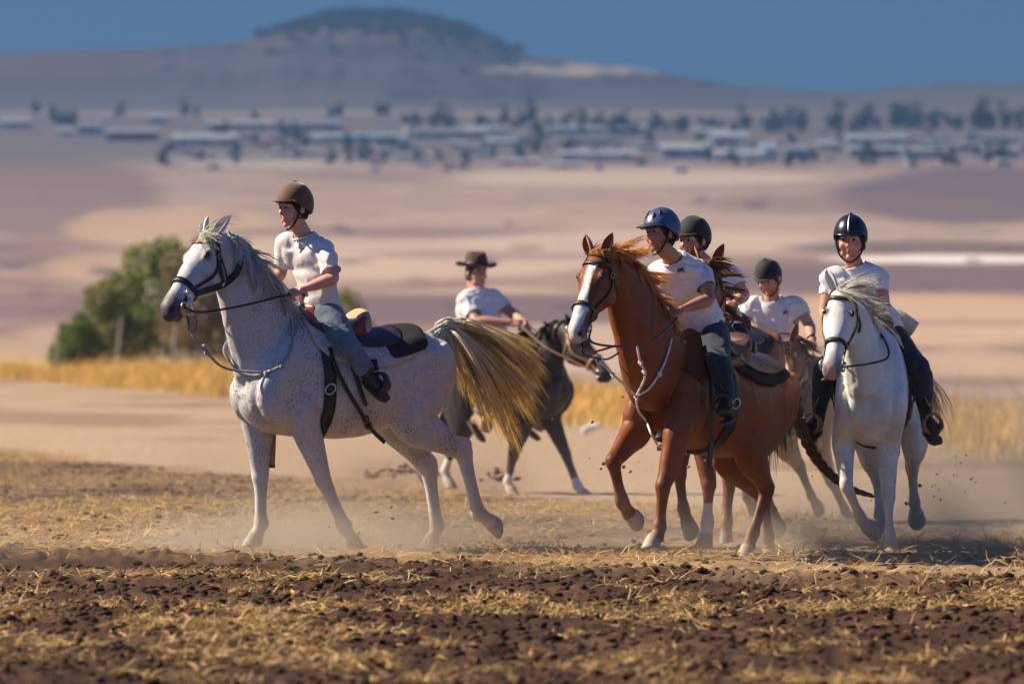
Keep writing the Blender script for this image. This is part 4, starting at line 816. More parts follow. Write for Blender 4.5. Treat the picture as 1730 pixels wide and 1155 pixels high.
def build_saddle(H, label, seatm, skirtm, padm, fenderm, cantlem, feet, pad=(-0.40, 0.40, 1.0), skirt=(-0.32, 0.34, 0.78), girthm=None, horn=False, cover=None, roll=None, stirrupm=None, tap=0.0):
    fr = H['fr']; root = empty('saddle', fr.M, (0.08, 0, 1.40), label, 'saddle')
    link('saddle_pad', drape(H, *pad, 0.006, 0.018), padm, root)
    link('skirt', drape(H, *skirt, 0.028, 0.012), skirtm, root)
    if cover: link('pad_cover', drape(H, *cover, 0.026, 0.010), M_PAD_B, root)
    # seat: dished, rising to pommel and cantle
    rings = []; sx_ = 0.06
    for x, zt, w in ((0.30, 1.535, 0.05), (0.27, 1.55, 0.11), (0.22, 1.515, 0.13), (0.14, 1.465, 0.13), (0.04, 1.435, 0.15), (-0.05, 1.435, 0.175), (-0.10, 1.455, 0.18), (-0.14, 1.475, 0.165)):
        x += sx_ * (1 - max(0, x) / 0.3); zb = torso_pt(x, 0).z + 0.0; ring = []
        for k in range(18):
            a = 2 * math.pi * k / 18; y = w * math.sin(a); c = math.cos(a)
            z = (zt - 0.02 * (y / max(w, 0.01)) ** 2 * (1 if x > 0 else -1.2)) if c >= 0 else zb - 0.10 * abs(y) / 0.18
            if abs(c) < 0.3: z = zt - 0.05 + c * 0.1
            ring.append(V(x, y, z))
        rings.append(ring)
    bm = bmesh.new(); ring_loft(bm, rings); link('seat', remesh(bm, 0.009, 5), seatm, root)
    # cantle
    bm = bmesh.new(); rings = []
    for k in range(15):
        a = -1.25 + 2.5 * k / 14; y = 0.185 * math.sin(a) / math.sin(1.25); z = 1.485 - 0.085 * (a / 1.25) ** 2; x = -0.075 - 0.02 * math.cos(a)
        c = V(x, y, z); up = V(-0.6, 0, 1).normalized(); o = V(1, 0, 0.6).normalized(); h = 0.06 * (1 - 0.5 * (a / 1.25) ** 2)
        rings.append([c + o * 0.022 * math.cos(b) + up * h * math.sin(b) for b in [2 * math.pi * i / 12 for i in range(12)]])
    ring_loft(bm, rings); link('cantle', remesh(bm, 0.008, 3), cantlem, root)
    if horn:
        bm = bmesh.new(); limb(bm, [V(0.255, 0, 1.53), V(0.285, 0, 1.59), V(0.30, 0, 1.625)], [(0.035, 0.035), (0.02, 0.02), (0.022, 0.022)]); ellipsoid(bm, V(0.303, 0, 1.63), (0.042, 0.038, 0.015)); p = link('pommel', bm, seatm, root)
    for s, ft in ((1, feet[0]), (-1, feet[1])):
        if ft is None: continue
        ball = Vector(ft)
        a, na = snap(H, torso_pt(0.10, s * 0.75), 0.045); b, nb = snap(H, torso_pt(0.10 * 0.5 + ball.x * 0.5 + 0.02, s * 1.25), 0.022)
        top = ball + V(0, 0, 0.155)
        bm = bmesh.new(); top = top + V(0.01, -s * 0.02, 0); strap(bm, [a, b, b.lerp(top, 0.6), top], [V(0.1, s, 0.25), V(0.12, s, 0.1), V(0.12, s, 0), V(0.15, s, 0)], 0.075, 0.008, 4); link('fender', bm, fenderm, root)
        # stirrup: rounded bow with tread
        bm = bmesh.new(); fo = V(0.9, s * 0.3, 0).normalized(); la = V(-s * 0.3, 0.9, 0).normalized()
        rings = []
        for k in range(17):
            t = -0.15 * math.pi + 1.3 * math.pi * k / 16 if False else 2 * math.pi * k / 16
            q = V(0, 0, 1) * 0.075 * math.sin(t) * (1.0 if math.sin(t) > 0 else 0.6) + la * 0.060 * math.cos(t)
            d = q.normalized(); wd = 0.036 if math.sin(t) < 0.2 else 0.024
            c = ball + V(0, 0, 0.03) + q
            rings.append([c + fo * wd + d * 0.006, c + fo * wd - d * 0.006, c - fo * wd - d * 0.006, c - fo * wd + d * 0.006])
        ring_loft(bm, rings[:-1], closed=True); link('stirrup', bm, stirrupm or fenderm, root)
    # girth round the chest, just behind the elbows
    for gx, m, w in ((0.235, girthm or M_BLACK, 0.075),):
        bm = bmesh.new(); pts, nn = [], []
        for k in range(25):
            a = 0.75 + (2 * math.pi - 1.5) * k / 24; q, n = snap(H, torso_pt(gx + 0.03 * math.cos(a), a, 0.02), 0.012); pts.append(q); nn.append(n)
        strap(bm, pts, nn, w, 0.010, 1); g = link('girth', bm, m, root)
        for s in (1, -1):
            q, n = snap(H, torso_pt(gx, s * 1.75, 0.02), 0.022); b2 = bmesh.new(); torus(b2, q, n, 0.028, 0.005, squash=1.3); link('buckle', b2, M_STEEL, g, root)
    if roll:
        bm = bmesh.new(); limb(bm, [V(-0.30, -0.24, 1.43), V(-0.31, -0.12, 1.50), V(-0.31, 0, 1.515), V(-0.31, 0.12, 1.50), V(-0.30, 0.24, 1.43)], [(0.05, 0.05), (0.062, 0.062), (0.064, 0.064), (0.062, 0.062), (0.05, 0.05)], lat=(1, 0, 0)); link('saddle_roll', bm, roll, root)
    return root

def build_bridle(H, label, m=None, brow=None, nosew=0.026, ringm=None, nose_t=0.40, wide=0.018):
    m = m or M_BLACK; sk = H['sk']; fr = H['fr']; root = empty('bridle', fr.M, sk.o, label, 'bridle')
    def S_(t, ph, off=0.008):
        p, n = sk.surf(t, ph, 0.035); q, n2 = snap(H, p, off); return q, n2
    def run(name, tp, w, mat, th=0.006, off=0.008, closed=False):
        P = [S_(t, ph, off) for t, ph in tp]; bm = bmesh.new(); strap(bm, [p for p, n in P], [n for p, n in P], w, th, 2); return link(name, bm, mat, root)
    for s in (1, -1):
        run('cheek_strap', [(-0.02, s * 0.15), (0.0, s * 0.7), (0.06, s * 1.2), (0.15, s * 1.55), (0.25, s * 1.6), (0.36, s * 1.6), (0.45, s * 1.65), (0.52, s * 1.75)], wide, m)
        q, n = S_(0.535, s * 1.8, 0.014); bm = bmesh.new(); torus(bm, q, n, 0.030, 0.0055); link('bit_ring', bm, ringm or M_STEEL, root)
        H.setdefault('bit', {})[s] = q
        bm = bmesh.new(); q, n = S_(0.11, s * 1.42, 0.014); torus(bm, q, n, 0.014, 0.0035, squash=1.4); link('buckle', bm, M_BRASS, root)
    run('browband', [(0.055, -1.25), (0.07, -0.7), (0.085, -0.3), (0.09, 0), (0.085, 0.3), (0.07, 0.7), (0.055, 1.25)], 0.022, brow or m, 0.008)
    run('noseband', [(nose_t, -3.1 + 6.2 * k / 16) for k in range(17)], nosew, m, 0.008)
    run('throat_strap', [(0.03, -1.1), (0.10, -1.75), (0.14, -2.4), (0.15, 3.14), (0.14, 2.4), (0.10, 1.75), (0.03, 1.1)], 0.016, m)
    return root
def build_reins(H, label, lines, m=None, r=0.0075):
    root = empty('reins', H['fr'].M, H['sk'].o, label, 'reins')
    for pts in lines:
        bm = bmesh.new(); tube(bm, pts, r, n=6, sub=6); link('rein', bm, m or M_BLACK, root)
    return root
# ------------------------------------------------------------------ riders
SKIN = {}
def skin_mat(): return material('skin', rough=0.5, attr='Col', nscale=60, namt=0.06, bump=0.12, bscale=220, spec=0.4, sss=0.08)
def head_shapes(bm, R, c, k):
    def at(x, y, z): return c + R @ V(x * k, y * k, z * k)
    def el(x, y, z, a, b, d): ellipsoid(bm, at(x, y, z), V(a * k, b * k, d * k), R)
    nu, nv = 36, 24; rings = []
    for j in range(1, nv):
        th = math.pi * j / nv; ring = []
        for i in range(nu):
            ph = 2 * math.pi * i / nu; x, y, z = math.sin(th) * math.cos(ph), math.sin(th) * math.sin(ph), math.cos(th)
            X, Y, Z = 0.096 * x, 0.077 * y, 0.118 * z
            f = float(sstep(-0.05, -0.95, z)); Y *= 1 - 0.30 * f
            if x < 0: X *= 1.04 - 0.50 * float(sstep(-0.1, -0.8, z))
            else: X *= 1 - 0.06 * f; Y *= 1 - 0.05 * float(sstep(0.5, 1, x))
            ring.append(at(X, Y, Z))
        rings.append(ring)
    ring_loft(bm, rings)
    limb(bm, [at(0.086, 0, 0.030), at(0.098, 0, 0.006), at(0.109, 0, -0.017), at(0.098, 0, -0.032)], [(0.009 * k, 0.009 * k), (0.010 * k, 0.011 * k), (0.012 * k, 0.014 * k), (0.010 * k, 0.017 * k)], lat=R @ V(0, 1, 0), n=10)
    for s in (-1, 1):
        el(0.080, s * 0.034, 0.036, 0.016, 0.026, 0.010); el(0.060, s * 0.042, -0.024, 0.028, 0.024, 0.030)
        el(-0.006, s * 0.080, 0.0, 0.018, 0.008, 0.030); el(0.085, s * 0.034, 0.014, 0.008, 0.017, 0.009)
    el(0.083, 0, -0.053, 0.012, 0.021, 0.007); el(0.082, 0, -0.066, 0.011, 0.018, 0.007); el(0.070, 0, -0.096, 0.018, 0.024, 0.018)
    for s in (-1, 1): el(0.032, s * 0.045, -0.074, 0.040, 0.014, 0.022)
def hand_shapes(bm, wr, d, n, side, k):
    """closed hand: d = along the forearm, n = back of the hand"""
    d = d.normalized(); n = (n - d * n.dot(d)).normalized(); w = d.cross(n) * side; R = Matrix((d, w, n)).transposed()
    ellipsoid(bm, wr + d * 0.048 * k, V(0.050, 0.040, 0.019) * k, R)
    for i, ln in enumerate((0.92, 1.05, 1.0, 0.8)):
        b = wr + d * 0.082 * k + w * (1.5 - i) * 0.0195 * k + n * 0.002
        limb(bm, [b - d * 0.02 * k, b + n * 0.004 * k, b + (d * 0.024 * ln - n * 0.014) * k, b + (d * 0.012 * ln - n * 0.040) * k, b + (-d * 0.012 - n * 0.042) * k], [(0.0105 * k,) * 2, (0.0105 * k,) * 2, (0.0095 * k,) * 2, (0.009 * k,) * 2, (0.007 * k,) * 2], lat=w, n=8, sub=3)
    t = wr + d * 0.028 * k + w * 0.032 * k
    limb(bm, [t, t + (d * 0.03 + w * 0.012 - n * 0.012) * k, t + (d * 0.055 - w * 0.002 - n * 0.028) * k, t + (d * 0.066 - w * 0.016 - n * 0.036) * k], [(0.014 * k,) * 2, (0.012 * k,) * 2, (0.0105 * k,) * 2, (0.008 * k,) * 2], lat=n, n=8, sub=3)

def torso_rings(J, k, prof, bulge=0.0):
    pel, nk = Vector(J['pelvis']), Vector(J['neck']); ls = (Vector(J['shL']) - Vector(J['shR'])).normalized(); lh = (Vector(J['hipL']) - Vector(J['hipR'])).normalized()
    up = (nk - pel).normalized(); mid = (pel + nk) / 2; fw = lh.cross(up).normalized(); mid = mid - fw * J.get('slouch', 0.02)
    ctr = catmull([list(pel - up * 0.08), list(pel), list(mid), list(nk)], 12); rings = []
    L = np.linalg.norm(np.diff(ctr, axis=0), axis=1); cum = np.concatenate([[0], np.cumsum(L)]); z0 = cum[12]; tot = cum[-1] - z0
    for t, hw, hd in prof:
        s = z0 + t * tot; c = Vector([float(np.interp(s, cum, ctr[:, q])) for q in range(3)])
        c2 = Vector([float(np.interp(s + 0.02, cum, ctr[:, q])) for q in range(3)]); c1 = Vector([float(np.interp(s - 0.02, cum, ctr[:, q])) for q in range(3)])
        ax = (c2 - c1).normalized(); la = lh.lerp(ls, min(1, max(0, t * 1.15))); la = (la - ax * la.dot(ax)).normalized(); fo = la.cross(ax)
        rings.append([c + la * hw * k * math.copysign(abs(math.sin(a)) ** 0.85, math.sin(a)) + fo * hd * k * math.copysign(abs(math.cos(a)) ** 0.85, math.cos(a)) for a in [2 * math.pi * i / 24 for i in range(24)]])
    return rings
SHIRT = [(-0.16, 0.180, 0.135), (0.0, 0.178, 0.132), (0.18, 0.166, 0.124), (0.38, 0.162, 0.12), (0.58, 0.172, 0.123), (0.74, 0.182, 0.118), (0.86, 0.168, 0.10), (0.94, 0.12, 0.084), (1.0, 0.082, 0.074)]
def cut(me, c, ax, r, depth=0.012):
    """open the end of a sleeve, hem or collar"""
    bm = bmesh.new(); bm.from_mesh(me); c = Vector(c); ax = Vector(ax).normalized()
    ctr = lambda f: f.calc_center_median() - c
    ok = lambda f: -depth - 0.012 < ctr(f).dot(ax) < 0.08 and (ctr(f) - ax * ctr(f).dot(ax)).length < r
    cand = [f for f in bm.faces if ok(f)]
    if cand:
        seed = min(cand, key=lambda f: ctr(f).length - f.normal.dot(ax) * 0.05); fs, todo = {seed}, [seed]
        while todo:                                            # only the end of this tube, never cloth that lies beside it
            f = todo.pop()
            for e in f.edges:
                for g in e.link_faces:
                    if g not in fs and ok(g): fs.add(g); todo.append(g)
        geom = list({v for f in fs for v in f.verts}) + list({e for f in fs for e in f.edges}) + list(fs)
        bmesh.ops.bisect_plane(bm, geom=geom, plane_co=c - ax * depth, plane_no=ax, clear_outer=True)
    bm.to_mesh(me); bm.free()

def build_person(fr, label, J, k=1.0, skin=(0.40, 0.20, 0.13), shirt=None, jeans=None, shoe=None, hair=(0.02, 0.013, 0.01), face=(1, 0, -0.1), hup=(0, 0, 1), sleeve=0.62, vox=0.0067, group=None, boots=False, watch=None, thick=1.0, hem=-0.22):
    J = {a: (Vector(b) if not isinstance(b, float) else b) for a, b in J.items()}
    root = empty('person', fr.M, J['pelvis'], label, 'person', group)
    R = axes(face, hup); hc = J['head']; kh = k * 0.5 + 0.5
    kh = J.get('headk', kh)
    # --- the body: one continuous skin
    bm = bmesh.new(); head_shapes(bm, R, hc, kh)
    nk = J['neck']; hb = hc + R @ V(-0.022 * kh, 0, -0.085 * kh)
    limb(bm, [nk - (hb - nk).normalized() * 0.05, nk, nk.lerp(hb, 0.5), hb, hb.lerp(hc, 0.5)], [(0.064 * k,) * 2, (0.060 * k,) * 2, (0.055 * k,) * 2, (0.055 * k,) * 2, (0.05 * k,) * 2], n=14)
    ring_loft(bm, torso_rings(J, k * 0.78 * thick, SHIRT[1:-1]))
    for s, q in ((1, 'L'), (-1, 'R')):
        sh, el, wr = J['sh' + q], J['el' + q], J['wr' + q]; inn = sh.lerp(nk, 0.35)
        limb(bm, [inn, sh, sh.lerp(el, 0.3), sh.lerp(el, 0.7), el, el.lerp(wr, 0.25), el.lerp(wr, 0.6), el.lerp(wr, 0.9), wr, wr + (wr - el).normalized() * 0.03 * k],
             [(0.05 * k,) * 2, (0.052 * k,) * 2, (0.050 * k,) * 2, (0.044 * k,) * 2, (0.040 * k,) * 2, (0.044 * k,) * 2, (0.037 * k,) * 2, (0.027 * k, 0.030 * k), (0.025 * k, 0.029 * k), (0.022 * k, 0.030 * k)], lat=(el - sh).cross(wr - el).normalized(), n=12)
        nb = J.get('back' + q, V(0.35, s * 0.5, 0.7)); hd = J.get('hdir' + q, wr - el); hand_shapes(bm, wr, hd, nb, s, k)
        hp, kn, an = J['hip' + q], J['kn' + q], J['an' + q]
        limb(bm, [hp, hp.lerp(kn, 0.5), kn, kn.lerp(an, 0.35), an], [(0.085 * k,) * 2, (0.072 * k,) * 2, (0.052 * k,) * 2, (0.048 * k,) * 2, (0.035 * k,) * 2], n=10)
        to = J['toe' + q]; fo = (to - an).normalized(); dn = -((kn - an).normalized() - fo * fo.dot((kn - an).normalized())).normalized() * 0.03 * k; limb(bm, [an, an.lerp(to, 0.4) + dn, an.lerp(to, 0.9) + dn], [(0.033 * k,) * 2, (0.026 * k,) * 2, (0.016 * k,) * 2], n=8)
    me = remesh(bm, vox, 4, dec=0.55); P = coords(me); N = normals(me)
    def at(x, y, z): return hc + R @ V(x * kh, y * kh, z * kh)
    for s in (-1, 1):
        P = dent(P, N, at(0.093, s * 0.034, 0.014), 0.015 * kh, 0.009 * kh); P = dent(P, N, at(0.115, s * 0.010, -0.037), 0.006, 0.006)
    for y in (-0.016, 0, 0.016): P = dent(P, N, at(0.094, y, -0.0595), 0.005 * kh, 0.004 * kh)
    setco(me, P); C = np.tile(skin, (len(P), 1)).astype(float); D = (P - np.array(hc)) @ np.array(R) / kh
    x, y, z = D.T; hd = (np.linalg.norm(D, axis=1) < 0.16)
    C = mixc(C, hd * np.exp(-((np.abs(y) - 0.045) / 0.022) ** 2 - ((z + 0.02) / 0.025) ** 2) * (x > 0.03) * 0.25, np.array(skin) * (1.15, 0.72, 0.72))
    C = mixc(C, hd * (x > 0.075) * np.exp(-(y / 0.020) ** 4 - ((z + 0.0595) / 0.011) ** 4) * 0.6, np.array(skin) * (0.85, 0.45, 0.45))
    C = mixc(C, hd * (x > 0.05) * np.exp(-((np.abs(y) - 0.034) / 0.021) ** 4 - ((z - 0.040 + (np.abs(y) - 0.034) ** 2 * 8) / 0.0065) ** 4) * 0.9, np.array(hair) * 1.2)
    C = mixc(C, hd * (x > 0.06) * np.exp(-((np.abs(y) - 0.034) / 0.016) ** 4 - ((z - 0.014) / 0.008) ** 4) * 0.7, np.array(skin) * 0.35)
    C = mixc(C, (hd & (x < 0.02) & (z > 0.0) & (np.abs(y) < 0.079)) * 1.0, hair)
    for q in 'LR':
        m = 1 - sstep(0.05, 0.12, np.linalg.norm(P - np.array(J['wr' + q] + (J['wr' + q] - J['el' + q]).normalized() * 0.07), axis=1)); C = mixc(C, m * 0.35, np.array(skin) * (1.0, 0.75, 0.7))
    setcol(me, np.clip(C * (1 + 0.05 * fbm(P * 40, 1, 2))[:, None], 0, 1)); link('body', me, skin_mat(), root)
    for s in (-1, 1):
        b = bmesh.new(); ellipsoid(b, at(0.079, s * 0.034, 0.0135), V(0.0125, 0.0135, 0.0085) * kh, R, 12); e = link('eye', b, M_WHITE_EYE, root)
        b = bmesh.new(); ellipsoid(b, at(0.0885, s * 0.033, 0.0135), V(0.0045, 0.0078, 0.0078) * kh, R, 10); link('iris', b, M_IRIS, e, root)
    # --- hair round the back and sides of the head
    bm = bmesh.new(); rings = []
    for j in range(13):
        ring = []
        for i in range(28):
            ph = 2 * math.pi * i / 28; fr_ = math.cos(ph); zlo = 0.055 if fr_ > 0.55 else (-0.005 if fr_ > 0.1 else -0.055 - 0.01 * math.sin(ph * 7))
            th = math.acos(max(-1, min(1, (0.118 + (zlo - 0.118) * j / 12) / 0.124))); ring.append(at(0.101 * math.sin(th) * math.cos(ph) - 0.003, 0.083 * math.sin(th) * math.sin(ph), 0.124 * math.cos(th)))
        rings.append(ring)
    ring_loft(bm, rings); link('hair', bm, material('hair_%.3f' % hair[0], hair, 0.6, namt=0.4, nscale=90, bump=0.8, bscale=150), root)
    # --- shirt
    bm = bmesh.new(); prof = [(hem, SHIRT[0][1], SHIRT[0][2])] + SHIRT[1:]; tr = torso_rings(J, k * thick, prof); ring_loft(bm, tr); cuts = []
    cuts.append((sum(tr[0], Vector()) / 24, (sum(tr[0], Vector()) - sum(tr[1], Vector())).normalized(), 0.25)); cuts.append((sum(tr[-1], Vector()) / 24, (sum(tr[-1], Vector()) - sum(tr[-2], Vector())).normalized(), 0.066 * k, 0.004))
    for s, q in ((1, 'L'), (-1, 'R')):
        sh, el = J['sh' + q], J['el' + q]; e = sh.lerp(el, sleeve); inn = sh.lerp(J['pelvis'], 0.05).lerp(nk, 0.35)
        limb(bm, [inn, sh, sh.lerp(e, 0.35), sh.lerp(e, 0.7), e], [(0.070 * k,) * 2, (0.068 * k,) * 2, (0.066 * k,) * 2, (0.064 * k,) * 2, (0.062 * k,) * 2], lat=(el - sh).cross(J['wr' + q] - el).normalized(), n=16)
        cuts.append((e, e - sh, 0.085 * k)); tq = nk - (nk - J['pelvis']).normalized() * 0.055 * k
        limb(bm, [tq.lerp(sh, 0.25), tq.lerp(sh, 0.6), sh, sh.lerp(el, 0.12)], [(0.062 * k, 0.055 * k), (0.068 * k, 0.060 * k), (0.069 * k,) * 2, (0.069 * k,) * 2], lat=V(1, 0.1, 0.2), n=16)
        limb(bm, [sh.lerp(J['pelvis'], 0.12).lerp(nk, 0.3), sh.lerp(J['pelvis'], 0.28).lerp(el, 0.1)], [(0.09 * k,) * 2, (0.07 * k,) * 2], lat=V(1, 0, 0.3), n=14)
    me = remesh(bm, vox * 1.35, 11)
    P = coords(me); N = normals(me); up = np.array((nk - J['pelvis']).normalized())
    # creases: diagonal pulls from the armpits, folds at the waist, fine crumple
    a = P @ up; q = P + 0.05 * np.stack([fbm(P * 6, 4 + i, 3) for i in range(3)], 1)
    w = (1 - np.abs(vnoise(q * (9, 9, 5), 31))) ** 3 * 0.014 - (1 - np.abs(vnoise(q * (5, 5, 11) + 7.7, 12))) ** 4 * 0.017 + fbm(P * 22, 6, 3) * 0.004
    az = np.array(J['pelvis']) @ up; low = sstep(az + 0.24, az + 0.02, a); w = w + low * (np.sin(a * 70 + 5 * vnoise(P * 5, 3)) * 0.004 + vnoise(P * (7, 7, 3), 8) * 0.012)
    P = P + N * w[:, None]; setco(me, P)
    for c in cuts: cut(me, *c)
    so = link('shirt', me, shirt or M_SHIRT, root); H_shirt = me
    # collar band
    bm = bmesh.new(); tc = sum(tr[-1], Vector()) / 24; nrm = (sum(tr[-1], Vector()) - sum(tr[-2], Vector())).normalized(); pts = [p.lerp(tc, 0.05) + nrm * 0.002 for p in tr[-1]]
    rings = []
    for i, p in enumerate(pts):
        o = (p - tc).normalized(); rings.append([p + (o * math.cos(b) + nrm * math.sin(b)) * 0.007 for b in [2 * math.pi * m / 6 for m in range(6)]])
    ring_loft(bm, rings, closed=True); link('collar', bm, shirt or M_SHIRT, so, root)
    # --- trousers
    bm = bmesh.new(); lh = (J['hipL'] - J['hipR']).normalized(); Rp = axes(lh.cross((nk - J['pelvis']).normalized()), nk - J['pelvis'])
    ellipsoid(bm, J['pelvis'], V(0.125, 0.165, 0.115) * k * thick, Rp)
    for q in 'LR':
        hp, kn, an = J['hip' + q], J['kn' + q], J['an' + q]; e = an.lerp(kn, 0.42 if boots else 0.02)
        limb(bm, [hp.lerp(J['pelvis'], 0.4), hp, hp.lerp(kn, 0.35), hp.lerp(kn, 0.75), kn, kn.lerp(an, 0.3), kn.lerp(e, 0.9), e], [(0.11 * k,) * 2, (0.112 * k,) * 2, (0.100 * k,) * 2, (0.080 * k,) * 2, (0.073 * k,) * 2, (0.070 * k,) * 2, (0.062 * k,) * 2, (0.062 * k,) * 2], n=16)
    me = remesh(bm, vox * 1.45, 4); P = coords(me); N = normals(me)
    for q in 'LR':
        dk = np.linalg.norm(P - np.array(J['kn' + q]), axis=1); P = P + N * (np.exp(-(dk / 0.10) ** 2) * vnoise(P * (14, 14, 26), 5) * 0.012)[:, None]
        da = np.linalg.norm(P - np.array(J['an' + q]), axis=1); P = P + N * (np.exp(-(da / 0.12) ** 2) * np.sin(da * 110 + 3 * vnoise(P * 12, 2)) * 0.005)[:, None]
    P = P + N * (fbm(P * 16, 9, 3) * 0.009)[:, None]; setco(me, P)
    link('trousers', me, jeans or M_JEANS, root)
    # --- shoes or boots
    for s, q in ((1, 'L'), (-1, 'R')):
        an, to, kn = J['an' + q], J['toe' + q], J['kn' + q]; d = (to - an); up_ = (kn - an).normalized(); fo = d.normalized(); heel = an - fo * 0.045 * k - up_ * 0.045 * k
        dn = -(up_ - fo * up_.dot(fo)).normalized(); la = fo.cross(dn)
        bm = bmesh.new()
        limb(bm, [heel + dn * 0.01, heel + fo * 0.03 + dn * 0.012, an + fo * 0.03 + dn * 0.022, an.lerp(to, 0.55) + dn * 0.026, an.lerp(to, 0.85) + dn * 0.028, to + fo * 0.02 + dn * 0.03], [(0.035 * k, 0.030 * k), (0.050 * k, 0.038 * k), (0.056 * k, 0.042 * k), (0.046 * k, 0.047 * k), (0.038 * k, 0.046 * k), (0.020 * k, 0.028 * k)], lat=la, n=14)
        limb(bm, [an + dn * 0.03 - fo * 0.005, an - dn * 0.03, an.lerp(kn, 0.2), an.lerp(kn, 0.45 if boots else 0.24)], [(0.042 * k,) * 2, (0.042 * k,) * 2, (0.048 * k,) * 2, (0.060 * k if boots else 0.045 * k,) * 2], n=14)
        o = link('boot' if boots else 'shoe', remesh(bm, 0.0065, 3), shoe or M_BLACK, root)
        bm = bmesh.new(); rings = []                                     # sole with heel
        for t, w, h in ((-0.06, 0.026, 0.012), (-0.02, 0.034, 0.013), (0.3, 0.034, 0.010), (0.6, 0.043, 0.010), (0.9, 0.042, 0.010), (1.12, 0.024, 0.008)):
            c = heel.lerp(to, 0) + fo * (d.length + 0.045 * k) * t * 0.98 + dn * (0.058 if t < 0.2 else 0.060) * k + dn * 0.004
            rings.append([c + la * w * k - dn * h, c + la * w * k + dn * h, c - la * w * k + dn * h, c - la * w * k - dn * h])
        ring_loft(bm, rings); link('sole', bm, M_SOLE, o, root, smooth=False)
    if watch:
        wr, el = J['wr' + watch], J['el' + watch]; ax = (wr - el).normalized(); bm = bmesh.new(); c = wr - ax * 0.015 * k
        torus(bm, c, ax, 0.031 * k, 0.008, m=6); n_ = J.get('back' + watch, V(0.35, 0.5, 0.7)); n_ = (n_ - ax * n_.dot(ax)).normalized(); o = link('wristwatch', bm, M_BLACK, root)
        bm = bmesh.new(); limb(bm, [c + n_ * 0.028 * k, c + n_ * 0.044 * k], [(0.021,) * 2, (0.019,) * 2], lat=ax, n=16); link('watch_case', bm, M_STEEL_DARK, o, root)
    return dict(root=root, J=J, R=R, hc=hc, kh=kh, at=at, shirt=H_shirt, fr=fr, k=k)

M_IRIS = material('iris', (0.018, 0.011, 0.008), 0.35); M_WHITE_EYE = material('eye_white', (0.24, 0.21, 0.19), 0.4); M_SOLE = material('rubber_sole', (0.05, 0.04, 0.035), 0.7, namt=0.3, bump=0.4)
M_SHIRT = material('white_cotton', (0.80, 0.78, 0.80), 0.85, namt=0.05, nscale=20, bump=0.3, bscale=45, sheen=0.2, transl=0.18)
M_SHIRT2 = material('off_white_cotton', (0.76, 0.73, 0.72), 0.85, namt=0.06, nscale=20, bump=0.35, bscale=45, sheen=0.2, transl=0.18)
M_JEANS = material('blue_grey_denim', (0.115, 0.15, 0.21), 0.9, namt=0.35, nscale=14, bump=0.4, bscale=180, sheen=0.2)
M_JEANS_D = material('dark_denim', (0.020, 0.026, 0.042), 0.9, namt=0.35, nscale=14, bump=0.4, bscale=180, sheen=0.2)
M_TROU_B = material('black_trousers', (0.012, 0.013, 0.018), 0.9, namt=0.3, nscale=14, bump=0.4, bscale=150)
M_STEEL_DARK = material('dark_steel', (0.08, 0.08, 0.09), 0.3, metal=0.8)

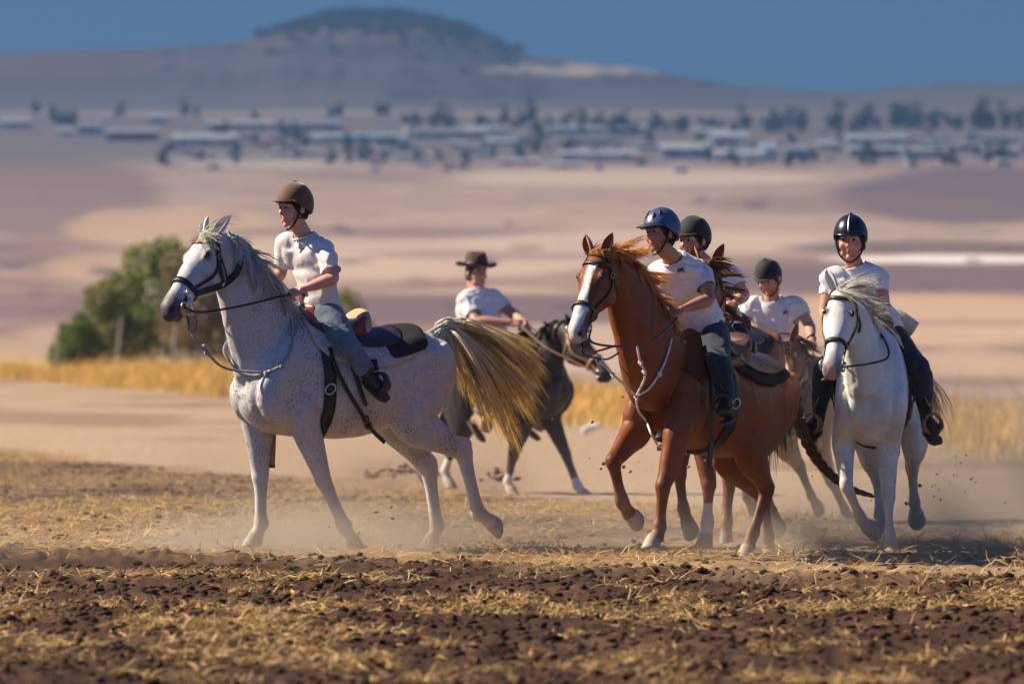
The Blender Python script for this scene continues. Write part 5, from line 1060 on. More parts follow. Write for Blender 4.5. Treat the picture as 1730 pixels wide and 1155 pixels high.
def build_helmet(pr, label, m, visor=0.052, button=True, vents=False, stripe=None, strapm=None, size=1.0, droop=0.25, brim_m=None):
    at0, kh = pr['at'], pr['kh']; root = empty('riding_helmet', pr['fr'].M, pr['hc'], label, 'helmet'); kz = size
    def at(x, y, z): return at0(x * kz, y * kz, z * kz)
    def rim(ph): c = math.cos(ph); return 0.052 if c > 0.6 else (0.052 - 0.040 * (0.6 - c) / 0.6 if c > 0 else 0.012 - 0.045 * (-c))
    def shell(ph, j, nj, e=0.0):
        z1 = rim(ph); zt = 0.172; zc = 0.035; a = 0.125 + e; b = 0.108 + e; h = zt - zc + e
        th1 = math.acos(max(-1, min(1, (z1 - zc) / h))); th = th1 * j / nj
        return at(a * math.sin(th) * math.cos(ph) - 0.006, b * math.sin(th) * math.sin(ph), zc + h * math.cos(th))
    n = 40; bm = bmesh.new(); rings = [[shell(2 * math.pi * i / n, j, 14) for i in range(n)] for j in range(1, 15)] + [[shell(2 * math.pi * i / n, j, 14, -0.012) for i in range(n)] for j in (14, 10, 5, 1)]
    ring_loft(bm, rings); sh = link('shell', bm, m, root)
    bm = bmesh.new(); grid = []                                          # visor
    for i in range(21):
        ph = -1.15 + 2.3 * i / 20; g = visor * max(0.0, math.cos(ph * 1.25)) ** 0.6; a = shell(ph, 14, 14, -0.004); row = []
        for q in (0, 0.5, 1.0):
            o = pr['R'] @ V(math.cos(ph) * g, math.sin(ph) * g * 0.75, -droop * g * q) * kh * q; row.append((a + o + pr['R'] @ V(0, 0, 0.0), pr['R'] @ V(0, 0, 1)))
        grid.append(row)
    sheet(bm, grid, 0.006); link('visor', bm, brim_m or m, root)
    if button:
        bm = bmesh.new(); ellipsoid(bm, at(-0.006, 0, 0.173), V(0.014, 0.014, 0.008)); link('button', bm, m, sh, root)
    if vents:
        for s in (-1, 1):
            for ph, j in ((0.35, 8), (0.75, 6)):
                bm = bmesh.new(); a, b = shell(s * ph, j, 14, 0.001), shell(s * ph, j + 3, 14, 0.001); limb(bm, [a, a.lerp(b, 0.5) + (a - pr['hc']).normalized() * 0.004, b], [(0.004, 0.003), (0.010, 0.005), (0.004, 0.003)], lat=(a - pr['hc']), n=8); link('vent', bm, M_BLACK, sh, root)
    if stripe:
        bm = bmesh.new(); grid = []
        for j in range(3, 14): grid.append([(shell(y, j, 14, 0.0015), (shell(y, j, 14) - pr['hc']).normalized()) for y in (-0.02 - 0.06 * 5 / j, 0.02 + 0.06 * 5 / j)])
        sheet(bm, grid, 0.002); link('stripe', bm, stripe, sh, root)
    for s in (-1, 1):
        bm = bmesh.new(); tube(bm, [at(0.02, s * 0.092, 0.03), at0(0.028, s * 0.083, -0.03), at0(0.042, s * 0.062, -0.085), at0(0.052, s * 0.02, -0.122), at0(0.053, 0, -0.126)], 0.0065, n=6); link('chin_strap', bm, strapm or M_BLACK, root)
        bm = bmesh.new(); tube(bm, [at(-0.07, s * 0.080, 0.0), at0(-0.03, s * 0.083, -0.045), at0(0.030, s * 0.074, -0.055)], 0.006, n=6); link('rear_strap', bm, strapm or M_BLACK, root)
    return root
# ------------------------------------------------------------------ who rides what
def joints(**kw):
    J = dict(kw)
    if 'hipL' not in J:
        la = V(0, 1, 0) * 0.09; J['hipL'] = J['pelvis'] + la - V(0, 0, 0.03); J['hipR'] = J['pelvis'] - la - V(0, 0, 0.03)
    return J
def mir(p, y=None): return V(p.x, -p.y if y is None else y, p.z)

# boy on the grey
P = f1.P; kl, al, tl = P(590, 585, y=0.33), P(620, 630, y=0.35), P(650, 655, y=0.43)
R1 = build_person(f1, 'boy in white three-button shirt and pale jeans riding the grey horse', joints(pelvis=P(541, 525, y=0), neck=P(513, 399, y=0), head=P(497, 354, y=0.01), shL=P(547, 420, y=0.13), shR=P(483, 413, y=-0.14),
    elL=P(563, 470, y=0.26), wrL=P(514, 488, y=0.18), elR=P(474, 462, y=-0.20), wrR=P(450, 490, y=-0.09), knL=kl, anL=al, toeL=tl, knR=mir(kl), anR=mir(al), toeR=mir(tl), slouch=0.03),
    k=0.96, skin=(0.620, 0.300, 0.213), shirt=M_SHIRT2, jeans=M_JEANS, face=(1, 0.12, -0.08), sleeve=0.82, hair=(0.025, 0.014, 0.01), thick=0.92)
build_helmet(R1, 'brown velvet riding helmet with thin visor on the boy on the grey', material('brown_velvet', (0.13, 0.062, 0.027), 0.85, namt=0.25, bump=0.3, bscale=200, sheen=0.6), visor=0.045, droop=0.05, size=1.04)
# boy on the chestnut
P = f2.P; kl, al = P(1218, 625, y=0.34), P(1227, 682, y=0.37); tl = al + V(0.16, 0.06, -0.05)
R2 = build_person(f2, 'smiling boy in white t-shirt and blue jeans riding the blazed chestnut', joints(pelvis=P(1184, 556, y=0), neck=P(1137, 437, y=0), head=P(1117, 397, y=0.0), shL=P(1188, 460, y=0.12), shR=P(1110, 460, y=-0.16),
    elL=P(1198, 506, y=0.23), wrL=P(1154, 522, y=0.17), elR=P(1104, 512, y=-0.22), wrR=P(1122, 540, y=-0.08), knL=kl, anL=al, toeL=tl, knR=mir(kl, -0.27), anR=V(al.x - 0.10, -0.27, al.z), toeR=V(al.x + 0.06, -0.27, al.z - 0.06), slouch=0.03),
    k=0.97, skin=(0.425, 0.194, 0.119), jeans=M_JEANS_D, face=(0.93, -0.28, -0.12), sleeve=0.62, shoe=material('dark_shoe', (0.02, 0.018, 0.02), 0.6, namt=0.3, bump=0.3), thick=0.95)
build_helmet(R2, 'blue-grey vented riding helmet on the smiling boy', material('blue_plastic', (0.055, 0.075, 0.16), 0.34, namt=0.15, spec=0.5), visor=0.062, vents=True, button=False, droop=0.3, size=1.04, brim_m=material('navy_plastic', (0.02, 0.025, 0.05), 0.5))
# man on the dark horse
P = f3.P; kl, al = P(838, 640, y=-0.34), P(812, 700, y=-0.37); tl = P(826, 722, y=-0.42)
R3 = build_person(f3, 'man in white polo shirt and brimmed hat riding the dark horse', joints(pelvis=P(832, 590, y=0), neck=P(806, 490, y=0), head=P(804, 461, y=0.0), shR=P(787, 508, y=-0.18), shL=P(836, 504, y=0.16),
    elR=P(806, 543, y=-0.27), wrR=P(858, 545, y=-0.13), elL=P(864, 528, y=0.22), wrL=P(885, 545, y=0.04), knR=kl, anR=al, toeR=tl, knL=mir(kl), anL=mir(al), toeL=mir(tl), slouch=0.04),
    k=1.30, skin=(0.500, 0.250, 0.175), jeans=M_JEANS, face=(1, -0.3, -0.05), sleeve=0.72, shoe=M_TAN, vox=0.0085, hair=(0.05, 0.04, 0.035), thick=1.02)
# boy half hidden behind
P = f4.P
R4 = build_person(f4, 'boy in black helmet and pink-lettered white shirt half hidden behind the smiling boy', joints(pelvis=P(1212, 560, x=0.08), neck=P(1192, 447, x=0.15), head=P(1172, 408, x=0.2), shL=P(1236, 466, x=0.10), shR=P(1160, 466, x=0.20),
    elL=P(1257, 498, x=0.12), wrL=P(1242, 512, x=0.32), elR=P(1150, 515, x=0.25), wrR=P(1195, 535, x=0.42), knL=V(0.26, 0.33, 1.12), anL=V(0.0, 0.33, 0.76), toeL=V(0.17, 0.35, 0.72), knR=V(0.26, -0.33, 1.12), anR=V(0.0, -0.33, 0.76), toeR=V(0.17, -0.35, 0.72)),
    k=0.97, skin=(0.500, 0.237, 0.163), jeans=M_TROU_B, face=(0.92, -0.38, -0.08), sleeve=0.62, thick=0.95)
build_helmet(R4, 'plain black velvet helmet half hidden behind the blue-grey helmet', material('black_velvet', (0.012, 0.011, 0.012), 0.8, bump=0.3, bscale=200, sheen=0.3), visor=0.03, button=False)
# boy looking down
P = f5.P
R5 = build_person(f5, 'boy in white t-shirt looking down, wearing a watch, riding the brown horse', joints(pelvis=P(1316, 606, x=0.08), neck=P(1304, 506, x=0.22), head=P(1299, 471, x=0.32), shL=P(1347, 514, x=0.14), shR=P(1263, 516, x=0.28),
    elL=P(1368, 550, x=0.12), wrL=P(1371, 574, x=0.36), elR=P(1257, 556, x=0.34), wrR=P(1288, 592, x=0.58), knL=V(0.32, 0.36, 1.12), anL=V(0.15, 0.38, 0.72), toeL=V(0.33, 0.43, 0.68), knR=V(0.32, -0.36, 1.12), anR=V(0.15, -0.38, 0.72), toeR=V(0.33, -0.43, 0.68), slouch=0.04),
    k=1.12, skin=(0.500, 0.250, 0.181), jeans=M_JEANS_D, face=(0.92, 0.10, -0.52), hup=(0.3, 0, 1), sleeve=0.58, watch='L')
build_helmet(R5, 'black velvet helmet with top button on the boy looking down', MATS['black_velvet'], visor=0.028, droop=0.1)
# boy on the white horse
P = f6.P; bootm = material('dark_brown_boot', (0.028, 0.011, 0.009), 0.35, namt=0.4, bump=0.3)
R6 = build_person(f6, 'boy in white t-shirt, watch and dark boots riding the white horse', joints(pelvis=P(1478, 562, x=0.08), neck=P(1444, 450, x=0.13), head=P(1437, 408, x=0.19), shL=P(1486, 470, x=0.10), shR=P(1404, 472, x=0.16),
    elL=P(1488, 520, x=0.14), wrL=P(1480, 546, x=0.34), elR=P(1394, 528, x=0.18), wrR=P(1424, 562, x=0.40), knL=V(0.30, 0.295, 1.17), anL=V(0.12, 0.33, 0.87), toeL=V(0.30, 0.385, 0.82), knR=V(0.32, -0.30, 1.17), anR=V(0.12, -0.35, 0.87), toeR=V(0.30, -0.40, 0.82), slouch=0.02),
    k=1.0, skin=(0.525, 0.250, 0.181), jeans=M_JEANS_D, face=(1, -0.08, -0.06), sleeve=0.52, watch='L', boots=True, shoe=bootm)
build_helmet(R6, 'glossy black helmet with a silver front stripe', material('black_gloss', (0.010, 0.010, 0.012), 0.28, spec=0.5), visor=0.03, stripe=material('silver_stripe', (0.5, 0.5, 0.52), 0.4, metal=0.6), droop=0.35)

# the man's hat
def build_hat(pr, label):
    at = pr['at']; root = empty('brimmed_hat', pr['fr'].M, pr['hc'], label, 'hat'); m = material('brown_felt', (0.075, 0.042, 0.03), 0.8, namt=0.25, bump=0.3)
    n = 36; bm = bmesh.new(); grid = []
    for i in range(n + 1):
        ph = 2 * math.pi * i / n; row = []
        for q in np.linspace(0, 1, 6):
            r = 0.088 + 0.080 * q; x, y = r * 1.10 * math.cos(ph), r * 0.98 * math.sin(ph); row.append((at(x, y, 0.062 + 0.030 * q * q * abs(math.sin(ph)) ** 1.6 - 0.016 * q * abs(math.cos(ph))), pr['R'] @ V(0, 0, 1)))
        grid.append(row)
    sheet(bm, grid, 0.005); link('brim', bm, m, root)
    bm = bmesh.new(); rings = []
    for z, r, pn in ((0.055, 0.100, 0), (0.075, 0.100, 0), (0.12, 0.095, 0), (0.16, 0.086, 0.0), (0.178, 0.072, 0.0), (0.176, 0.045, 0.006), (0.165, 0.02, 0.012)):
        rings.append([at(r * 1.08 * math.cos(a), r * 0.92 * math.sin(a) * (1 - 0.25 * (z > 0.13) * max(0, math.cos(a)) ** 2), z - pn - (0.012 if z > 0.15 and math.cos(a) > 0.5 else 0)) for a in [2 * math.pi * i / 28 for i in range(28)]])
    ring_loft(bm, rings); link('crown', bm, m, root)
    bm = bmesh.new(); rings = [[at((0.1015 + o) * 1.08 * math.cos(a), (0.1015 + o) * 0.92 * math.sin(a), z) for a in [2 * math.pi * i / 28 for i in range(28)]] for z, o in ((0.068, 0), (0.068, 0.003), (0.092, 0.002), (0.092, -0.001))]
    ring_loft(bm, rings); link('hat_band', bm, M_BLACK, root)
build_hat(R3, 'brown felt brimmed hat on the man')

# chest emblems, laid on the cloth
def emblem(pr, u, v, k=1.0):
    fr = pr['fr']; sh = next(c for c in pr['root'].children if c.name.split('.')[0] == 'shirt'); off = BASE[pr['root'].name]; tree = bvh(sh.data)
    bm = bmesh.new()
    def S_(a, b):
        d = (fr.I.to_3x3() @ Vector(((u + a * k - CU) / F, 1, -(v + b * k - CV) / F))).normalized(); p, n, i, _ = tree.ray_cast(fr.c - off, d)
        return (p + off, n if n.dot(d) < 0 else -n) if p else None
    for line, w in (([(-8, 4), (-6, 0), (-5, -3)], 0.006), ([(-5, 4), (-3, 1), (-1, -3), (-2, 3)], 0.006), ([(0, 3), (1, -3)], 0.006), ([(1, 0), (5, -4)], 0.005), ([(2, 0), (6, 3)], 0.007), ([(6, -2), (9, -3)], 0.004), ([(-9, 6), (0, 5), (9, 6)], 0.003)):
        q = [S_(a, b) for a, b in line]
        if all(q): strap(bm, [p + n * 0.003 for p, n in q], [n for p, n in q], w, 0.002, 2)
    if len(bm.verts): link('emblem', bm, material('navy_print', (0.015, 0.015, 0.035), 0.8), sh, pr['root'])
emblem(R2, 1151, 455, 0.8); emblem(R5, 1328, 527, 0.65); emblem(R6, 1458, 475, 0.65)
# shirt placket and buttons on the boy of the grey
def placket(pr, top, bot):
    fr = pr['fr']; sh = next(c for c in pr['root'].children if c.name.split('.')[0] == 'shirt'); off = BASE[pr['root'].name]; tree = bvh(sh.data); q = []
    for t in np.linspace(0, 1, 6):
        u, v = top[0] + (bot[0] - top[0]) * t, top[1] + (bot[1] - top[1]) * t; d = (fr.I.to_3x3() @ Vector(((u - CU) / F, 1, -(v - CV) / F))).normalized(); p, n, i, _ = tree.ray_cast(fr.c - off, d)
        if p: q.append((p + off, n if n.dot(d) < 0 else -n))
    if len(q) < 3: return
    bm = bmesh.new(); strap(bm, [p + n * 0.003 for p, n in q], [n for p, n in q], 0.028, 0.004, 2); o = link('placket', bm, M_SHIRT, sh, pr['root'])
    for p, n in q[1::2]:
        b = bmesh.new(); limb(b, [p + n * 0.004, p + n * 0.009], [(0.006,) * 2, (0.006,) * 2], lat=n.orthogonal(), n=10); link('button', b, M_FLEECE, o, pr['root'])
placket(R1, (502, 405), (508, 425))

# ------------------------------------------------------------------ tack
def ball(pr, q): J = pr['J']; return J['an' + q].lerp(J['toe' + q], 0.72) + V(0, 0, -0.035)
def feet(pr): return (ball(pr, 'L'), ball(pr, 'R'))
build_saddle(H1, 'western saddle with pale suede cantle on the grey horse', M_RED, M_PURPLE, M_PAD_G, M_BLACK, M_SUEDE, feet(R1), pad=(-0.42, 0.36, 1.22), skirt=(-0.34, 0.36, 0.80), cover=(-0.49, -0.18, 1.08), horn=True, stirrupm=M_BLACK)
build_saddle(H2, 'brown western saddle with black felt pad on the blazed chestnut', M_BROWN, M_BROWN, M_PAD_B, M_BROWN, M_BROWN, feet(R2), pad=(-0.50, 0.40, 1.08), skirt=(-0.44, 0.38, 0.86), horn=True)
build_saddle(H3, 'brown stock saddle with hanging straps on the dark horse', M_BROWN, M_BROWN, M_PAD_B, M_TAN, M_BROWN, feet(R3))
build_saddle(H4, 'dark saddle on the half hidden reddish horse', M_BLACK, M_BROWN, M_PAD_B, M_BROWN, M_BROWN, feet(R4))
build_saddle(H5, 'tan western saddle on the brown horse', M_TAN, M_BROWN, M_PAD_B, M_TAN, M_BROWN, feet(R5))
build_saddle(H6, 'western saddle with cream fleece roll and tan fenders on the white horse', M_BROWN, M_TAN, M_FLEECE, M_TAN, M_SUEDE, feet(R6), pad=(-0.42, 0.36, 0.98), skirt=(-0.32, 0.34, 0.74), roll=M_FLEECE, horn=True)

build_bridle(H1, 'black bridle with brown browband and steel shank bit on the grey horse', M_BLACK, M_RED, 0.034)
build_bridle(H2, 'thin brown leather bridle on the blazed chestnut', M_BROWN)
build_bridle(H3, 'tan bridle on the dark horse', M_TAN)
build_bridle(H4, 'thin bridle on the half hidden reddish horse', M_BROWN)
build_bridle(H5, 'brown bridle on the lowered head of the brown horse', M_BROWN)
build_bridle(H6, 'black bridle with brown browband on the white horse', M_BLACK, M_BROWN)

def hand(pr, q): J = pr['J']; return J['wr' + q] + (J['wr' + q] - J['el' + q]).normalized() * 0.075 * pr['k']
def rein_pair(H, pr, q, sagz=0.06, spread=0.16):
    h = hand(pr, q); out = []
    for s in (1, -1):
        b = H['bit'][s]; m = b.lerp(h, 0.55); m.y = m.y * 0.5 + s * spread; m.z -= sagz
        out.append([b, b.lerp(m, 0.5) + V(0, s * 0.02, -0.01), m, m.lerp(h, 0.6) + V(0, s * 0.03, 0), h])
    return out
build_reins(H1, 'black reins from the grey horse to the boy in the brown helmet', [[H1['bit'][1], f1.P(335, 527, y=0.27), f1.P(385, 521, y=0.19), f1.P(440, 509, y=0.19), hand(R1, 'L')], [H1['bit'][-1], f1.P(350, 530, y=-0.10), f1.P(400, 515, y=-0.16), hand(R1, 'R')]])
hl = hand(R2, 'L')
build_reins(H2, 'brown reins sagging below the neck of the blazed chestnut', [[H2['bit'][1], f2.P(1000, 578, y=0.10), f2.P(1050, 585, y=0.17), f2.P(1100, 575, y=0.21), hl + V(0.02, 0.02, -0.06), hl], [H2['bit'][-1], f2.P(985, 590, y=-0.08), f2.P(1020, 590, y=-0.18), hand(R2, 'R')]], M_BROWN)
build_reins(H3, 'tan reins from the dark horse to the hatted man', [[H3['bit'][-1], f3.P(960, 606, y=-0.13), f3.P(920, 585, y=-0.16), hand(R3, 'R')], [H3['bit'][1], f3.P(965, 596, y=0.13), f3.P(930, 575, y=0.16), hand(R3, 'L')]], M_TAN)
build_reins(H4, 'looped thin reins of the half hidden reddish horse', rein_pair(H4, R4, 'L'), M_BLACK)
h5 = hand(R5, 'L'); h5r = hand(R5, 'R')
build_reins(H5, 'stiff arched reins held high by the boy looking down', [[H5['bit'][1], H5['bit'][1].lerp(h5, 0.5) + V(0.05, 0.1, 0.0), h5], [h5, f5.P(1345, 566, x=0.55), f5.P(1315, 564, x=0.62), f5.P(1293, 575, x=0.62), h5r], [H5['bit'][-1], H5['bit'][-1].lerp(h5r, 0.5) + V(0.02, -0.08, 0), h5r]], M_BROWN)
build_reins(H6, 'black reins of the white horse held in one hand', rein_pair(H6, R6, 'L', 0.07, 0.14), M_BLACK)

# hanging straps, ropes and the halter on the grey
def rope(H, name, label, cat, lines, m, r=0.009, parts='strand', knots=()):
    root = empty(name, H['fr'].M, lines[0][0], label, cat)
    for pts in lines: bm = bmesh.new(); tube(bm, pts, r, n=7, sub=6); link(parts, bm, m, root)
    for k in knots: bm = bmesh.new(); ellipsoid(bm, k, (r * 2, r * 2.2, r * 1.8)); ellipsoid(bm, Vector(k) + V(0.004, 0.01, -0.012), (r * 1.5, r * 1.3, r * 1.9)); link('knot', bm, m, root)
    return root
def hits(H, px, off): return [q for q in (hit(H, u, v, off)[0] for u, v in px) if q is not None]
chin = H1['sk'].at(0.52, -0.12, 0.03)
a1 = hits(H1, [(384, 612), (400, 625), (425, 634), (450, 632), (475, 617), (490, 595), (495, 565), (492, 540)], 0.010)
rope(H1, 'lead_rope', 'grey knotted lead rope looped around the grey horse\'s neck', 'rope', [[chin, f1.P(322, 550, y=0.20), f1.P(328, 570, y=0.16), f1.P(352, 598, y=0.10), f1.P(382, 622, y=0.08), a1[2]], a1, [a1[0], f1.P(378, 590, y=-0.05), f1.P(400, 560, y=-0.17)]], M_GREYROPE, 0.0085, knots=[f1.P(345, 585, y=0.12), f1.P(348, 593, y=0.11), a1[2], a1[3]])
# halter: wide black jaw strap and behind-the-ears loop, steel bit shank
root = empty('halter', f1.M, H1['sk'].o, 'wide black halter with steel shank on the grey horse\'s head', 'halter')
def hstrap(H, name, px, w, m, root, off=0.012, th=0.009):
    q = [hit(H, u, v, off) for u, v in px]; q = [x for x in q if x[0] is not None]; bm = bmesh.new(); strap(bm, [p for p, n in q], [n for p, n in q], w, th, 3); return link(name, bm, m, root)
hstrap(H1, 'jaw_strap', [(322, 498), (345, 490), (365, 484), (384, 475), (397, 462), (404, 446), (405, 432)], 0.042, M_BLACK, root)
hstrap(H1, 'cheek_strap', [(366, 420), (368, 445), (374, 470), (378, 484)], 0.026, M_BLACK, root)
q0, n0 = hit(H1, 318, 500, 0.02); q1, n1 = hit(H1, 312, 492, 0.02); q2 = f1.P(326, 530, y=q0.y + 0.015)
bm = bmesh.new(); limb(bm, [q1, q0, q0.lerp(q2, 0.5) + V(0.01, 0.01, 0), q2], [(0.02, 0.006), (0.028, 0.006), (0.014, 0.006), (0.018, 0.006)], lat=n0, n=8); torus(bm, q0, n0, 0.026, 0.006); torus(bm, q2, n0, 0.014, 0.004); link('bit_shank', bm, M_STEEL, root)
bm = bmesh.new(); torus(bm, f1.P(325, 548, y=q0.y), (0.2, 1, 0), 0.028, 0.004, squash=1.8, xdir=(1, 0, 0)); link('snap_hook', bm, M_STEEL_DARK, root)

# straps that swing from the grey's saddle
root = empty('saddle_strap', f1.M, (0.2, 0.3, 1.1), 'long black latigo strap swinging loose below the grey horse\'s saddle', 'strap')
pts = hits(H1, [(553, 590), (563, 620), (585, 660), (605, 690)], 0.03) + [f1.P(618, 712, y=0.27), f1.P(632, 730, y=0.26), f1.P(650, 747, y=0.25)]
bm = bmesh.new(); strap(bm, pts, [V(0, 1, 0.2)] * len(pts), 0.026, 0.008, 3); link('tail_end', bm, M_BLACK, root)
bm = bmesh.new(); torus(bm, f1.P(618, 708, y=0.275), (0, 1, 0), 0.020, 0.008); torus(bm, f1.P(622, 718, y=0.275), (0, 1, 0), 0.020, 0.008); link('ring', bm, M_BROWN, root)
pts = hits(H1, [(590, 610), (600, 640), (612, 675), (616, 682)], 0.03); bm = bmesh.new(); strap(bm, pts, [V(0, 1, 0.2)] * len(pts), 0.028, 0.008, 3); link('billet', bm, M_BLACK, root)
pts = [f1.P(462, 700, y=-0.10), f1.P(461, 740, y=-0.12), f1.P(459, 790, y=-0.12)]
root = empty('off_side_strap', f1.M, pts[0], 'brown leather strap hanging beyond the grey horse\'s chest', 'strap')
bm = bmesh.new(); strap(bm, pts, [V(0.5, 1, 0)] * 3, 0.040, 0.006, 3); link('strap', bm, M_TAN, root); bm = bmesh.new(); box(bm, pts[2] + V(0, 0, 0.01), (0.044, 0.012, 0.016), axes(V(1, -0.5, 0), V(0, 0, 1))); link('strap_end', bm, M_BROWN, root, smooth=False)

# rope breast loop and long strap on the chestnut
kq, kn = hit(H2, 1076, 668, 0.016)
b2 = [hits(H2, [(1037, 628), (1040, 648), (1055, 662), (1076, 668), (1095, 655), (1112, 630), (1125, 600), (1132, 572)], 0.012),
      [f2.P(1013, 610, y=0.06), f2.P(1035, 632, y=0.06), f2.P(1055, 650, y=0.06), kq], [f2.P(1076, 582, y=0.20), f2.P(1082, 612, y=0.20), f2.P(1090, 635, y=0.16), kq], [kq] + hits(H2, [(1080, 690), (1090, 712)], 0.012) + [f2.P(1100, 732, y=0.02), f2.P(1110, 750, y=0.0)]]
rope(H2, 'breast_rope', 'knotted white rope halter across the blazed chestnut\'s chest', 'rope', b2, M_ROPE, 0.0075, knots=[kq, b2[0][2], f2.P(1035, 632, y=0.06), f2.P(1082, 612, y=0.20), f2.P(1088, 628, y=0.17)])
root = empty('rein_ring', f2.M, f2.P(1012, 608, y=0.06), 'steel ring joining strap and white rope below the chestnut\'s chin', 'ring')
bm = bmesh.new(); torus(bm, f2.P(1012, 608, y=0.06), (0.3, 1, 0), 0.024, 0.005); link('ring', bm, M_STEEL, root)
bm = bmesh.new(); tube(bm, [H2['sk'].at(0.53, -0.10, 0), f2.P(985, 596, y=0.05), f2.P(1012, 606, y=0.06)], 0.007); link('chin_strap', bm, M_BLACK, root)
bm = bmesh.new(); tube(bm, [f2.P(1012, 606, y=0.06), f2.P(1028, 606, y=0.05), f2.P(1045, 596, y=0.02)], 0.006); link('strap_end', bm, M_BLACK, root)
pts = hits(H2, [(1192, 640), (1193, 690), (1195, 730)], 0.04); pts += [pts[-1] + V(0, 0.005, -0.10), pts[-1] + V(0.0, 0.01, -0.22)]
root = empty('saddle_strap', f2.M, pts[0], 'wide dark strap hanging straight down from the chestnut\'s saddle', 'strap')
bm = bmesh.new(); strap(bm, pts, [V(0.3, 1, 0)] * len(pts), 0.040, 0.006, 3); link('strap', bm, M_PURPLE, root)
pts = [f6.P(1524, 690, x=0.25), f6.P(1521, 730, x=0.25), f6.P(1518, 770, x=0.25)]
root = empty('saddle_strap', f6.M, pts[0], 'thin black strap hanging beside the white horse\'s foreleg', 'strap')
bm = bmesh.new(); strap(bm, pts, [V(1, 0.2, 0)] * 3, 0.014, 0.006, 3); link('strap', bm, M_BLACK, root)
a = hits(H6, [(1418, 618), (1432, 640), (1445, 662), (1452, 672)], 0.012)
# ------------------------------------------------------------------ manes and tails
def rnd(s=1.0): return rng.normal(0, s, 3)
def mane(H, n, flow, length, colA, colB, r0=0.006, t0=0.25, t1=0.97, curl=0.4, name='mane', spread=0.03):
    """locks from the crest; flow(s) -> (first direction, later direction)"""
    cr = H['crest']; paths = []; nl = max(12, n // 11); lk = [(t0 + (t1 - t0) * rng.uniform(), rnd(0.2), rnd(0.18), rng.uniform(0.6, 1.1), rnd(0.025)) for _ in range(nl)]
    for i in range(n):
        l_ = lk[rng.integers(nl)]; s = float(np.clip(l_[0] + rng.normal(0, 0.008), t0, t1)); k = s * (len(cr) - 1); a = int(k); f = k - a; a2 = min(a + 1, len(cr) - 1)
        p = cr[a][0].lerp(cr[a2][0], f); A = cr[a][1]; d1, d2 = flow(s); L = length(s) * l_[3] * rng.uniform(0.8, 1.08)
        p = np.array(p) + np.array((0, rng.normal(0, 0.012), 0)) - np.array(A) * 0.02; d1 = np.array(d1) + l_[1] + rnd(0.04); d2 = np.array(d2) + l_[2] + rnd(0.05)
        w = l_[4] + rnd(0.004); q = bez(p, p + d1 * L * 0.33, p + d1 * L * 0.4 + d2 * L * 0.35 + w, p + d1 * L * 0.35 + d2 * L * 0.75 + w * 2, 8)
        B = H['bvh']
        for j in range(1, len(q)):                              # keep locks outside the neck
            pt, nn, _, dd = B.find_nearest(Vector(q[j]))
            if pt is not None and (Vector(q[j]) - pt).dot(nn) < 0.006: q[j] = np.array(pt + nn * (0.006 + 0.012 * rng.uniform()))
        paths.append(q)
    link(name, hair_mesh(name, paths, r0, colA, colB), M_HAIR, H['root'])
def forelock(H, n, d1, d2, L, colA, colB, r0=0.005):
    sk = H['sk']; paths = []
    for i in range(n):
        p = np.array(sk.at(-0.01 + 0.03 * rng.uniform(), 0.085, rng.normal(0, 0.018))); a = np.array(d1) + rnd(0.2); b = np.array(d2) + rnd(0.2); l = L * rng.uniform(0.5, 1.1)
        q = bez(p, p + a * l * 0.35, p + a * l * 0.45 + b * l * 0.3, p + a * l * 0.4 + b * l * 0.7, 8)
        for j in range(1, len(q)):
            pt, nn, _, dd = H['bvh'].find_nearest(Vector(q[j]))
            if pt is not None and (Vector(q[j]) - pt).dot(nn) < 0.006: q[j] = np.array(pt + nn * 0.012)
        paths.append(q)
    link('forelock', hair_mesh('forelock', paths, r0, colA, colB), M_HAIR, H['root'])
GREYW, BLOND, YEL = (0.48, 0.46, 0.44), (0.66, 0.62, 0.52), (0.74, 0.46, 0.11)
mane(H1, 900, lambda s: ((-0.35, 0.35, 0.35 - 0.25 * s), (-0.25, 0.45, -1.15)), lambda s: 0.19 + 0.08 * math.sin(s * 3), (0.74, 0.72, 0.70), (0.78, 0.75, 0.70), r0=0.0034, t0=0.22)
forelock(H1, 150, H1['sk'].n * 0.4 + H1['sk'].t * 0.5 + H1['sk'].l * 0.3, H1['sk'].t * 0.5 + H1['sk'].l * 0.8, 0.20, (0.74, 0.72, 0.68), (0.80, 0.76, 0.66), 0.0026)
forelock(H1, 16, V(-0.5, 0.1, 0.9), V(-1.0, 0.3, 0.1), 0.16, GREYW, (0.72, 0.68, 0.52), 0.0028)
